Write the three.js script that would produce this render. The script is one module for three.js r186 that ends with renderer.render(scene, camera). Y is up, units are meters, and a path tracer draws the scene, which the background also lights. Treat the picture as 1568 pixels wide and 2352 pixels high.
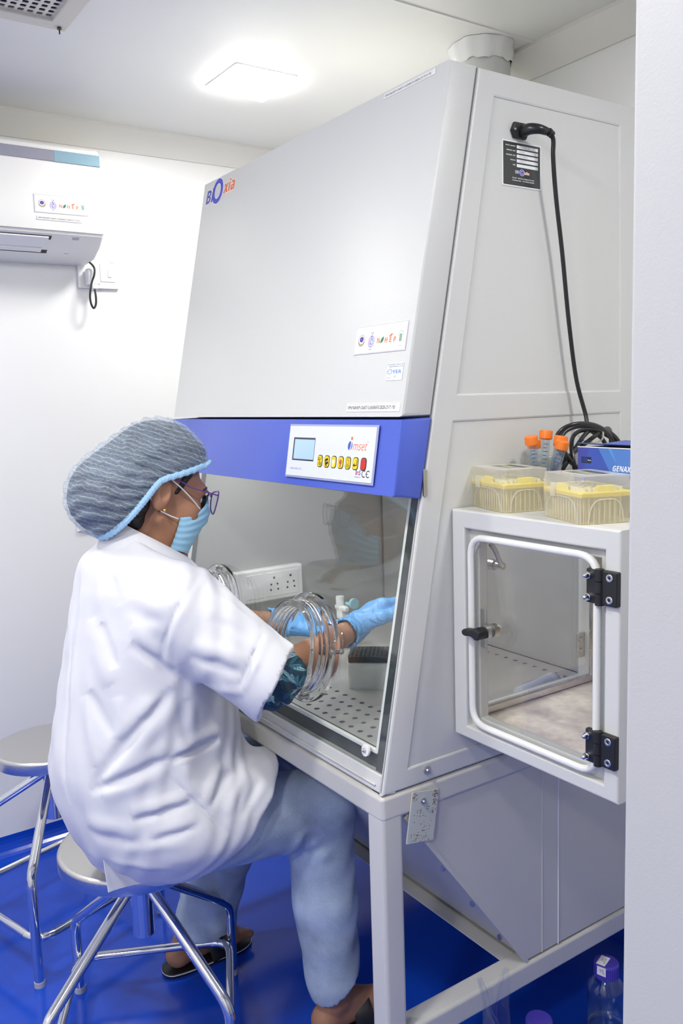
import * as THREE from 'three';
import { RoundedBoxGeometry } from 'three/addons/geometries/RoundedBoxGeometry.js';
import { mergeGeometries, toCreasedNormals, mergeVertices } from 'three/addons/utils/BufferGeometryUtils.js';
import { FontLoader } from 'three/addons/loaders/FontLoader.js';
import { TextGeometry } from 'three/addons/geometries/TextGeometry.js';
import { RectAreaLightUniformsLib } from 'three/addons/lights/RectAreaLightUniformsLib.js';

// ---------- camera, exposure, ceiling lights ----------
const scene = new THREE.Scene();
scene.background = new THREE.Color(0x000000);
const camera = new THREE.PerspectiveCamera(2 * Math.atan(1176 / 1960.55) * 180 / Math.PI, 1568 / 2352, 0.05, 30);
camera.position.set(1.1388, 1.4417, 0.84);
camera.rotation.set(-0.1314, 0.9748, -0.0316, 'YXZ');
const renderer = new THREE.WebGLRenderer({ antialias: true });
renderer.toneMapping = THREE.LinearToneMapping;
renderer.toneMappingExposure = 1.95;
renderer.shadowMap.enabled = true;
RectAreaLightUniformsLib.init();
const LIGHT = new THREE.Color(1.0, 0.985, 0.955);
const LAMPS = [            // x, z, radiance of each ceiling panel
  [-1.09, -0.41, 36], [-0.93, 1.08, 62], [0.30, 0.95, 80], [0.98, -0.44, 46], [1.15, 1.75, 92],  // the last is an unseen lamp added as fill behind the viewer
];
const CHAMBER = 13;        // tube lamp inside the cabinet
const ROOM = { x0: -1.68, x1: 2.3, z0: -0.96, z1: 2.2, h: 2.34 };

// ---------- helpers ----------
let seed = 7;
const rnd = () => { seed = (seed * 1664525 + 1013904223) >>> 0; return seed / 4294967296; };
const taken = {};
function numbered(n) { taken[n] = (taken[n] ?? -1) + 1; return taken[n] ? `${n}_${String(taken[n]).padStart(3, '0')}` : n; }
function shade(m) { m.castShadow = true; m.receiveShadow = true; return m; }
function mesh(name, geo, mat, parent = scene) {
  const g = Array.isArray(geo) ? merge(geo) : geo;
  const m = shade(new THREE.Mesh(g, mat)); m.name = parent === scene ? numbered(name) : name; parent.add(m); return m;
}
function merge(list) {
  const flat = list.map((g) => { let q = g.index ? g.toNonIndexed() : g.clone(); for (const k of Object.keys(q.attributes)) if (!['position', 'normal', 'uv'].includes(k)) q.deleteAttribute(k); if (!q.attributes.uv) q.setAttribute('uv', new THREE.BufferAttribute(new Float32Array(q.attributes.position.count * 2), 2)); return q; });
  return mergeGeometries(flat, false);
}
function thing(name, label, category, pos = [0, 0, 0], group) {
  const o = new THREE.Group(); o.name = numbered(name); o.position.set(...pos); scene.add(o);
  o.userData = { label, category }; if (group) o.userData.group = group; return o;
}
function tag(o, label, category, group) { Object.assign(o.userData, { label, category }); if (group) o.userData.group = group; return o; }
function part(name, parent) { const o = new THREE.Group(); o.name = name; parent.add(o); return o; }
function struct(name, geo, mat, label, category) { const m = mesh(name, geo, mat); m.userData = { kind: 'structure', label, category }; return m; }
const box = (w, h, d, x = 0, y = 0, z = 0) => { const g = new THREE.BoxGeometry(w, h, d); g.translate(x, y, z); return g; };
const box2 = (x0, x1, y0, y1, z0, z1) => box(Math.abs(x1 - x0), Math.abs(y1 - y0), Math.abs(z1 - z0), (x0 + x1) / 2, (y0 + y1) / 2, (z0 + z1) / 2);
const rbox = (w, h, d, r, x = 0, y = 0, z = 0, s = 2) => { const g = new RoundedBoxGeometry(w, h, d, s, Math.min(r, w / 2.01, h / 2.01, d / 2.01)); g.translate(x, y, z); return g; };
const rbox2 = (x0, x1, y0, y1, z0, z1, r = 0.003, s = 2) => rbox(Math.abs(x1 - x0), Math.abs(y1 - y0), Math.abs(z1 - z0), r, (x0 + x1) / 2, (y0 + y1) / 2, (z0 + z1) / 2, s);
function cyl(r0, r1, h, x = 0, y = 0, z = 0, axis = 'y', seg = 24) {
  const g = new THREE.CylinderGeometry(r1, r0, h, seg);
  if (axis === 'x') g.rotateZ(-Math.PI / 2); if (axis === 'z') g.rotateX(Math.PI / 2);
  g.translate(x, y, z); return g;
}
const lathe = (pts, seg = 32) => new THREE.LatheGeometry(pts.map((p) => new THREE.Vector2(p[0], p[1])), seg);
const V = (a) => new THREE.Vector3(...a);
// a round bar along straight runs with rounded bends
function bentPath(pts, bend = 0.03, closed = false) {
  const P = pts.map(V), path = new THREE.CurvePath(), n = P.length;
  const cut = (i) => {
    const a = P[(i + n - 1) % n], b = P[i], c = P[(i + 1) % n];
    const r = Math.min(bend, a.distanceTo(b) * 0.45, b.distanceTo(c) * 0.45);
    return [b.clone().lerp(a, r / a.distanceTo(b)), b, b.clone().lerp(c, r / b.distanceTo(c))];
  };
  let start = closed ? cut(0)[2] : P[0], cur = start;
  for (let i = 1; i < (closed ? n + 1 : n - 1); i++) { const [p, q, s] = cut(i % n); path.add(new THREE.LineCurve3(cur, p)); path.add(new THREE.QuadraticBezierCurve3(p, q, s)); cur = s; }
  if (!closed) path.add(new THREE.LineCurve3(cur, P[n - 1]));
  return path;
}
function sampled(path, per = 6) {
  const out = [];
  for (const c of path.curves) { const k = c.isLineCurve3 ? 1 : per; for (let i = 0; i < k; i++) out.push(c.getPoint(i / k)); }
  out.push(path.curves[path.curves.length - 1].getPoint(1)); return out;
}
// sweep a circle (or ellipse) along sampled points, with parallel-transport frames and closed ends
function sweep(pts, r, seg = 12, closed = false, rr) {
  const P = pts.filter((p, i) => !i || p.distanceTo(pts[i - 1]) > 1e-5), n = P.length, pos = [], idx = [], uv = [];
  let t0 = P[1].clone().sub(P[0]).normalize(), N = new THREE.Vector3(Math.abs(t0.y) > 0.9 ? 1 : 0, Math.abs(t0.y) > 0.9 ? 0 : 1, 0);
  N.addScaledVector(t0, -N.dot(t0)).normalize(); let len = 0;
  for (let i = 0; i < n; i++) {
    const a = P[Math.max(0, i - 1)], b = P[Math.min(n - 1, i + 1)], t = b.clone().sub(a).normalize();
    if (i) len += P[i].distanceTo(P[i - 1]);
    N.addScaledVector(t, -N.dot(t)).normalize(); const B = t.clone().cross(N);
    const rad = typeof r === 'function' ? r(i / (n - 1)) : r, rb = rr ? (typeof rr === 'function' ? rr(i / (n - 1)) : rr) : rad;
    for (let k = 0; k <= seg; k++) { const a2 = k / seg * Math.PI * 2, c = Math.cos(a2) * rad, s = Math.sin(a2) * rb; pos.push(P[i].x + N.x * c + B.x * s, P[i].y + N.y * c + B.y * s, P[i].z + N.z * c + B.z * s); uv.push(k / seg * rad * 6.28, len); }
  }
  for (let i = 0; i < n - 1; i++) for (let k = 0; k < seg; k++) { const a = i * (seg + 1) + k, b = a + seg + 1; idx.push(a, a + 1, b, b, a + 1, b + 1); }
  if (!closed) for (const [i, f] of [[0, 1], [n - 1, -1]]) { const c = pos.length / 3; pos.push(P[i].x, P[i].y, P[i].z); uv.push(0, 0); for (let k = 0; k < seg; k++) { const a = i * (seg + 1) + k; f > 0 ? idx.push(c, a + 1, a) : idx.push(c, a, a + 1); } }
  const g = new THREE.BufferGeometry(); g.setAttribute('position', new THREE.Float32BufferAttribute(pos, 3)); g.setAttribute('uv', new THREE.Float32BufferAttribute(uv, 2)); g.setIndex(idx);
  g.computeVertexNormals(); return g;
}
const pipe = (pts, r, bend = 0.03, seg = 14, closed = false) => sweep(sampled(bentPath(pts, bend, closed)), r, seg, closed);
const rope = (pts, r, n = 60, seg = 10, closed = false) => sweep(new THREE.CatmullRomCurve3(pts.map(V), closed, 'centripetal').getPoints(n), r, seg, closed);
function shapeOf(pts, holes = []) {
  const s = new THREE.Shape(pts.map((p) => new THREE.Vector2(...p)));
  for (const h of holes) s.holes.push(h instanceof THREE.Path ? h : new THREE.Path(h.map((p) => new THREE.Vector2(...p))));
  return s;
}
function circlePath(x, y, r) { const p = new THREE.Path(); p.absarc(x, y, r, 0, Math.PI * 2, true); return p; }
function roundRect(x0, x1, y0, y1, r, P = THREE.Shape) {
  const s = new P(); s.moveTo(x0 + r, y0); s.lineTo(x1 - r, y0); s.absarc(x1 - r, y0 + r, r, -Math.PI / 2, 0); s.lineTo(x1, y1 - r); s.absarc(x1 - r, y1 - r, r, 0, Math.PI / 2);
  s.lineTo(x0 + r, y1); s.absarc(x0 + r, y1 - r, r, Math.PI / 2, Math.PI); s.lineTo(x0, y0 + r); s.absarc(x0 + r, y0 + r, r, Math.PI, Math.PI * 1.5); return s;
}
function extr(shape, depth, bevel = 0, seg = 12, bs = 2) {
  return new THREE.ExtrudeGeometry(shape, { depth: depth - 2 * bevel, bevelEnabled: bevel > 0, bevelSize: bevel, bevelThickness: bevel, bevelOffset: -bevel, bevelSegments: bs, curveSegments: seg }).translate(0, 0, bevel);
}
// profile given as (z, y), extruded from x0 to x1
function profX(pts, x0, x1, holes = [], bevel = 0, seg = 12) {
  const flip = (a) => a.map(([z, y]) => [-z, y]);
  return extr(shapeOf(flip(pts), holes.map(flip)), x1 - x0, bevel, seg).rotateY(Math.PI / 2).translate(x0, 0, 0);
}
// texture coordinates in metres, by the way each face points
function metric(geo) {
  const g = geo.index ? geo.toNonIndexed() : geo, p = g.attributes.position, uv = new Float32Array(p.count * 2);
  const a = new THREE.Vector3(), b = new THREE.Vector3(), c = new THREE.Vector3();
  for (let i = 0; i < p.count; i += 3) {
    a.fromBufferAttribute(p, i); b.fromBufferAttribute(p, i + 1); c.fromBufferAttribute(p, i + 2);
    const n = b.clone().sub(a).cross(c.clone().sub(a)); const X = Math.abs(n.x), Y = Math.abs(n.y), Z = Math.abs(n.z);
    [a, b, c].forEach((q, k) => { const w = X >= Y && X >= Z ? [q.z, q.y] : Y >= Z ? [q.x, q.z] : [q.x, q.y]; uv[(i + k) * 2] = w[0]; uv[(i + k) * 2 + 1] = w[1]; });
  }
  g.setAttribute('uv', new THREE.BufferAttribute(uv, 2)); return g;
}
// ---------- textures ----------
const hash = (x, y) => { let h = (x * 374761393 + y * 668265263) | 0; h = Math.imul(h ^ (h >>> 13), 1274126177); return ((h ^ (h >>> 16)) >>> 0) / 4294967296; };
function vnoise(x, y, px, py) {
  const xi = Math.floor(x), yi = Math.floor(y), fx = x - xi, fy = y - yi, w = (a, m) => ((a % m) + m) % m;
  const u = fx * fx * (3 - 2 * fx), v = fy * fy * (3 - 2 * fy), h = (i, j) => hash(w(i, px), w(j, py));
  return (h(xi, yi) * (1 - u) + h(xi + 1, yi) * u) * (1 - v) + (h(xi, yi + 1) * (1 - u) + h(xi + 1, yi + 1) * u) * v;
}
function field(n, fn) { const d = new Uint8Array(n * n * 4); for (let j = 0; j < n; j++) for (let i = 0; i < n; i++) { const c = fn(i / n, j / n); for (let k = 0; k < 4; k++) d[(j * n + i) * 4 + k] = Math.max(0, Math.min(255, (c.length ? c[k] ?? 1 : k < 3 ? c : 1) * 255)); }
  const t = new THREE.DataTexture(d, n, n); t.wrapS = t.wrapT = THREE.RepeatWrapping; t.magFilter = THREE.LinearFilter; t.minFilter = THREE.LinearMipmapLinearFilter; t.generateMipmaps = true; t.needsUpdate = true; return t; }
const rep = (t, u, v = u) => { const c = t.clone(); c.repeat.set(u, v); c.needsUpdate = true; return c; };
const fbm = (u, v, f, o = 4) => { let s = 0, a = 0.5, q = 0; for (let k = 0; k < o; k++) { s += a * vnoise(u * f, v * f, f, f); q += a; a *= 0.5; f *= 2; } return s / q; };
const grainT = field(512, (u, v) => 0.5 * vnoise(u * 128, v * 128, 128, 128) + 0.5 * vnoise(u * 256, v * 256, 256, 256));
const cloudT = field(256, (u, v) => fbm(u, v, 4, 5));
const brushT = field(512, (u, v) => 0.6 * vnoise(u * 6, v * 256, 6, 256) + 0.4 * vnoise(u * 20, v * 500, 20, 500));
const weaveT = field(256, (u, v) => 0.5 + 0.25 * Math.sin(u * 2 * Math.PI * 64) * Math.cos(v * 2 * Math.PI * 64) + 0.25 * (hash(Math.floor(u * 128), Math.floor(v * 128)) - 0.5));
const mottleT = (() => { const t = field(256, (u, v) => { const n = fbm(u, v, 9, 5), m = fbm(u + 0.37, v, 30, 3), k = 0.96 + 0.24 * (n - 0.5) + 0.14 * (m - 0.5); return [k, k * 0.955, k * 0.905]; }); t.colorSpace = THREE.SRGBColorSpace; t.repeat.set(3, 3); return t; })();
const sC = (hex) => new THREE.Color(hex);
const lin = (r, g, b) => new THREE.Color().setRGB(r, g, b);
const std = (color, roughness = 0.5, o = {}) => new THREE.MeshPhysicalMaterial({ color, roughness, ...o });
const glass = (o = {}) => new THREE.MeshPhysicalMaterial({ color: 0xffffff, roughness: 0.02, transmission: 1, thickness: 0, ior: 1.5, ...o });
const M = {
  wall: std(lin(0.8, 0.8, 0.785), 0.34, { bumpMap: rep(cloudT, 1.5), bumpScale: 0.0006 }),
  ceiling: std(lin(0.8, 0.8, 0.77), 0.4),
  trim: std(lin(0.72, 0.705, 0.655), 0.45),
  floor: std(lin(0.006, 0.06, 0.5), 0.17, { bumpMap: rep(cloudT, 3), bumpScale: 0.0008, roughnessMap: null }),
  powder: std(lin(0.635, 0.638, 0.615), 0.4, { bumpMap: rep(grainT, 4), bumpScale: 0.00008 }),
  powderStand: std(lin(0.61, 0.60, 0.56), 0.38, { bumpMap: rep(grainT, 4), bumpScale: 0.0001 }),
  powderBlue: std(lin(0.08, 0.13, 0.57), 0.33, { bumpMap: rep(grainT, 4), bumpScale: 0.0001 }),
  inner: std(lin(0.47, 0.47, 0.455), 0.4, { metalness: 0.4, bumpMap: rep(brushT, 1.5), bumpScale: 0.0001 }),
  steel: std(lin(0.62, 0.61, 0.59), 0.3, { metalness: 1, roughnessMap: rep(brushT, 2), bumpMap: rep(brushT, 2), bumpScale: 0.00008 }),
  steelTray: std(lin(0.6, 0.585, 0.56), 0.42, { metalness: 0.55, bumpMap: rep(cloudT, 6), bumpScale: 0.0004 }),
  steelLining: std(0xffffff, 0.3, { metalness: 0.05, map: mottleT }),
  chrome: std(lin(0.75, 0.76, 0.78), 0.09, { metalness: 1 }),
  zinc: std(lin(0.6, 0.6, 0.58), 0.3, { metalness: 1 }),
  seatSteel: std(lin(0.66, 0.65, 0.62), 0.22, { metalness: 1, bumpMap: rep(grainT, 3), bumpScale: 0.0001 }),
  black: std(lin(0.012, 0.012, 0.013), 0.45),
  blackGloss: std(lin(0.015, 0.015, 0.016), 0.3),
  dark: std(lin(0.02, 0.02, 0.022), 0.6),
  gasket: std(lin(0.78, 0.78, 0.74), 0.5),
  white: std(lin(0.82, 0.82, 0.81), 0.35),
  whiteGloss: std(lin(0.84, 0.84, 0.83), 0.2),
  acrylic: glass({ thickness: 0.01, ior: 1.49, roughness: 0.03 }),
  pane: glass({ color: lin(0.97, 0.985, 0.975) }),
};
function canvasTex(w, h, draw) {
  const c = document.createElement('canvas'); c.width = w; c.height = h; const x = c.getContext('2d'); draw(x, w, h);
  const t = new THREE.CanvasTexture(c); t.colorSpace = THREE.SRGBColorSpace; t.anisotropy = 8; return t;
}
const printed = (tex, roughness = 0.45, o = {}) => std(0xffffff, roughness, { map: tex, ...o });
// a thin printed sheet with a printed face (+z) and plain edges; origin at its centre
function sheet(name, w, h, d, tex, parent, matrix, rough = 0.4, back = M.white) {
  const g = new THREE.BoxGeometry(w, h, d), m = new THREE.Mesh(g, [back, back, back, back, printed(tex, rough), back]);
  m.name = parent === scene ? numbered(name) : name; shade(m); m.applyMatrix4(matrix); parent.add(m); return m;
}
const place = (x, y, z, rx = 0, ry = 0, rz = 0) => new THREE.Matrix4().compose(new THREE.Vector3(x, y, z), new THREE.Quaternion().setFromEuler(new THREE.Euler(rx, ry, rz, 'YXZ')), new THREE.Vector3(1, 1, 1));

// ---------- the room ----------
{
  const { x0, x1, z0, z1, h } = ROOM, t = 0.08;
  // floor sheet with a coved edge that runs up the walls at the left and the back
  const cove = []; for (let k = 0; k <= 6; k++) { const a = k / 6 * Math.PI / 2; cove.push([0.045 - 0.045 * Math.sin(a), 0.045 - 0.045 * Math.cos(a)]); }
  const cs = (dir) => [...cove.map(([a, b]) => [a, b]), [0, 0.058], [-0.004 + 0.004, 0.058], [-0.01, 0.058], [-0.01, -0.01], [0.045, -0.01]];
  const c1 = extr(shapeOf(cs()), z1 - z0).translate(x0 + 0.002, 0, z0);
  const c2 = extr(shapeOf(cs().map(([a, b]) => [a, b])), x1 - x0).rotateY(-Math.PI / 2).translate(x1, 0, z0 + 0.002);
  struct('floor', [metric(box2(x0 - t, x1 + t, -t, 0, z0 - t, z1 + t)), metric(c1), metric(c2)], M.floor, 'glossy blue vinyl floor coved up to the wall', 'floor');
  struct('ceiling', metric(box2(x0 - t, x1 + t, h, h + t, z0 - t, z1 + t)), M.ceiling, 'white panelled ceiling', 'ceiling');
  struct('wall_left', metric(box2(x0 - t, x0, 0, h, z0 - t, z1 + t)), M.wall, 'white wall behind the air conditioner', 'wall');
  struct('wall_back', metric(box2(x0, x1, 0, h, z0 - t, z0)), M.wall, 'white wall behind the cabinet', 'wall');
  struct('wall_right', metric(box2(x1, x1 + t, 0, h, z0, z1)), M.wall, 'white wall on the right of the room', 'wall');
  struct('wall_rear', metric(box2(x0, x1, 0, h, z1, z1 + t)), M.wall, 'white wall behind the viewer', 'wall');
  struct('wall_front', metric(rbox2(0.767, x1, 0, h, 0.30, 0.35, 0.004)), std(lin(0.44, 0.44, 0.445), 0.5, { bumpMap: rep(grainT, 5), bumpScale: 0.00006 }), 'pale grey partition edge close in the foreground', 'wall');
  // cornices: sloped cove strips between wall and ceiling
  const cor = [[0, -0.072], [0.006, -0.072], [0.05, -0.01], [0.05, 0], [0, 0]];
  struct('trim_1', extr(shapeOf(cor), z1 - z0).translate(x0, h, z0), M.trim, 'cream cornice above the air conditioner', 'cornice');
  struct('trim_2', extr(shapeOf(cor), x1 - x0).rotateY(-Math.PI / 2).translate(x1, h, z0), M.trim, 'cream cornice above the cabinet', 'cornice');
  struct('trim_3', [box2(-0.503, -0.493, h - 0.003, h, z0, z1), box2(0.9, 0.91, h - 0.003, h, z0, z1)], std(lin(0.82, 0.82, 0.8), 0.4), 'thin white joint strips on the ceiling', 'ceiling strip');
}
// ---------- ceiling lamps: a thin frame, a glowing diffuser and its light ----------
LAMPS.forEach(([x, z, power], i) => {
  const l = thing('ceiling_lamp', ['square glowing panel lamp on the ceiling near the air conditioner', 'square ceiling panel lamp above the stools', 'square ceiling panel lamp above the doorway', 'square ceiling panel lamp above the pass box', 'unseen square fill lamp added on the ceiling behind the viewer'][i], 'ceiling lamp', [x, ROOM.h, z], 'square ceiling lamps');
  const s = 0.18, f = 0.006;
  mesh('frame', extr((() => { const q = roundRect(-s / 2 - f, s / 2 + f, -s / 2 - f, s / 2 + f, 0.006); q.holes.push(roundRect(-s / 2, s / 2, -s / 2, s / 2, 0.003, THREE.Path)); return q; })(), 0.004).rotateX(Math.PI / 2), M.white, l);
  mesh('diffuser', rbox(s, 0.02, s, 0.006, 0, -0.0105, 0), std(lin(0.9, 0.9, 0.9), 0.5, { emissive: LIGHT, emissiveIntensity: 12 }), l);
  const a = new THREE.RectAreaLight(LIGHT, power, s, s); a.position.set(x, ROOM.h - 0.024, z); a.lookAt(x, 0, z); a.castShadow = true; scene.add(a);
});
const markFont = await new FontLoader().loadAsync('fonts/droid/droid_sans_bold.typeface.json');
// ---------- labels and prints ----------
function logoMark(x, X, Y, S, outline) {        // Bi O xia
  x.save(); x.translate(X, Y); x.scale(S, S); x.textBaseline = 'alphabetic';
  const word = (t, px, py, font, col, k) => { x.font = font; if (outline) { x.lineWidth = 8; x.strokeStyle = '#fff'; x.lineJoin = 'round'; x.strokeText(t, px, py); } x.fillStyle = col; x.fillText(t, px, py); };
  word('Bi', 0, 78, 'bold 74px sans-serif', '#4f55a8');
  x.strokeStyle = '#fff'; x.lineWidth = outline ? 34 : 0.01; x.beginPath(); x.ellipse(135, 52, 34, 46, 0, 0, 7); if (outline) x.stroke();
  x.strokeStyle = '#4a4fc0'; x.lineWidth = 22; x.beginPath(); x.ellipse(135, 52, 34, 46, 0, 0, 7); x.stroke();
  word('xia', 184, 78, 'bold 68px sans-serif', '#e8713c');
  x.restore();
}
const agencyT = canvasTex(1024, 352, (x, w, h) => {
  x.fillStyle = '#ecedf0'; x.fillRect(0, 0, w, h); x.strokeStyle = '#a9a6b8'; x.lineWidth = 5; x.strokeRect(8, 8, w - 16, h - 16);
  const ring = (cx, cy, rx, ry, c, lw) => { x.strokeStyle = c; x.lineWidth = lw; x.beginPath(); x.ellipse(cx, cy, rx, ry, 0, 0, 7); x.stroke(); };
  ring(140, 180, 66, 72, '#8b86a8', 6); x.strokeStyle = '#a8903a'; x.lineWidth = 18; x.beginPath(); x.arc(140, 182, 54, 0.2, Math.PI - 0.2); x.stroke(); ring(140, 182, 54, 58, '#b8a660', 5);
  x.fillStyle = '#42309a'; for (let k = 0; k < 7; k++) { x.beginPath(); x.ellipse(140 + 24 * Math.cos(k * 0.9), 165 + 20 * Math.sin(k * 0.9), 16, 14, k, 0, 7); x.fill(); }
  x.strokeStyle = '#c2b2e6'; x.beginPath(); x.arc(140, 200, 20, 0, 3.1); x.lineWidth = 7; x.stroke();
  ring(345, 205, 56, 66, '#6a52b0', 9); ring(345, 205, 38, 46, '#8a78c8', 5);
  x.fillStyle = '#5a44a8'; for (let k = 0; k < 10; k++) { x.beginPath(); x.arc(345 + 26 * Math.cos(k * 0.63), 205 + 34 * Math.sin(k * 0.63), 7, 0, 7); x.fill(); }
  x.lineWidth = 8; x.strokeStyle = '#5a44a8'; x.beginPath(); x.moveTo(345, 240); x.bezierCurveTo(300, 200, 390, 180, 345, 150); x.bezierCurveTo(320, 125, 370, 120, 350, 95); x.stroke(); x.fillRect(325, 85, 9, 18); x.fillRect(362, 88, 9, 18);
  x.fillStyle = '#5b4b8a'; x.font = 'bold 24px sans-serif'; x.textAlign = 'center'; x.fillText('MVC', 345, 308);
  x.fillStyle = '#d8701c'; x.font = 'bold 92px sans-serif'; x.fillText('N', 490, 235); x.fillText('H', 640, 238); x.fillText('E', 725, 240); x.fillText('P', 805, 242);
  x.fillStyle = '#2f7a58'; x.beginPath(); x.moveTo(536, 246); x.quadraticCurveTo(520, 180, 590, 158); x.quadraticCurveTo(598, 230, 540, 236); x.fill();
  x.fillStyle = '#d8701c'; x.beginPath(); x.moveTo(692, 168); x.quadraticCurveTo(712, 135, 762, 132); x.quadraticCurveTo(752, 170, 700, 172); x.fill();
  x.strokeStyle = '#7a9a84'; x.lineWidth = 5; x.beginPath(); x.arc(915, 160, 44, 0.4, 2.7, true); x.stroke();
  x.fillStyle = '#2c7f4f'; for (let k = 0; k < 5; k++) { x.beginPath(); x.ellipse(903, 160 + k * 18, 13, 7, 0.6, 0, 7); x.ellipse(927, 160 + k * 18, 13, 7, -0.6, 0, 7); x.fill(); }
  x.fillStyle = '#5f7d6a'; x.font = '20px sans-serif'; x.fillText('भाकृअनुप', 915, 276); x.fillText('ICAR', 915, 300);
});
const tagT = (text) => canvasTex(1024, 112, (x, w, h) => {
  x.fillStyle = '#ecebe9'; x.fillRect(0, 0, w, h); x.strokeStyle = '#7a7470'; x.lineWidth = 2; x.strokeRect(14, 12, w - 80, h - 24);
  x.fillStyle = '#231e1e'; x.font = '600 60px sans-serif'; x.textBaseline = 'middle'; x.fillText(text, 26, h / 2 + 3, w - 110);
});
const serviceT = canvasTex(512, 512, (x, w, h) => {
  x.fillStyle = '#e4e7ea'; x.fillRect(0, 0, w, h); x.fillStyle = '#3a3f4e'; x.font = '600 46px sans-serif'; x.fillText('VPH/NAHEP-CAAST-CoE', 14, 60, 480); x.fillText('ARAFS/2020-21/7/10', 60, 120, 430);
  x.strokeStyle = '#4a82c8'; x.lineWidth = 16; x.beginPath(); x.arc(100, 250, 70, 0, 7); x.stroke(); x.lineWidth = 8; x.beginPath(); x.moveTo(40, 260); x.bezierCurveTo(80, 190, 120, 300, 160, 220); x.stroke();
  x.fillStyle = '#3f7ec6'; x.font = 'bold 150px sans-serif'; x.fillText('YEA', 190, 310, 300); x.fillStyle = '#39405a'; x.font = '34px sans-serif'; x.fillText('Signature', 24, 440); x.font = 'italic 90px serif'; x.fillText('6', 250, 430);
  x.strokeStyle = '#9aa3b0'; x.lineWidth = 3; x.strokeRect(8, 8, w - 16, h - 60);
});
const plateT = canvasTex(768, 896, (x, w, h) => {
  x.fillStyle = '#e9ebe8'; x.fillRect(0, 0, w, h); x.fillStyle = '#2f302e'; x.beginPath(); x.roundRect(22, 26, w - 44, h - 52, 14); x.fill();
  const rows = [['UNIT.NAME', 'CLASS III'], ['SERIAL NO', '6344'], ['MODEL NO', 'CI 2021'], ['VOLTS', '230 V'], ['KW', '']];
  rows.forEach(([a, b], i) => { const y = 70 + i * 92; x.fillStyle = '#eef1f0'; x.font = 'bold 34px sans-serif'; x.textAlign = 'right'; x.fillText(a, 258, y + 38, 205); x.fillRect(282, y, 420, 62); x.fillStyle = '#8d86a6'; x.textAlign = 'left'; x.font = 'italic 48px serif'; x.fillText(b, 330, y + 46); });
  logoMark(x, 250, 545, 1.0, true);
  x.fillStyle = '#eef1f0'; x.font = 'bold 32px sans-serif'; x.textAlign = 'center'; x.fillText('Email - bioxia.in@gmail.com', 410, 730, 430); x.fillText('Contact No - +91 9022136999', 410, 778, 430);
});
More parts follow.
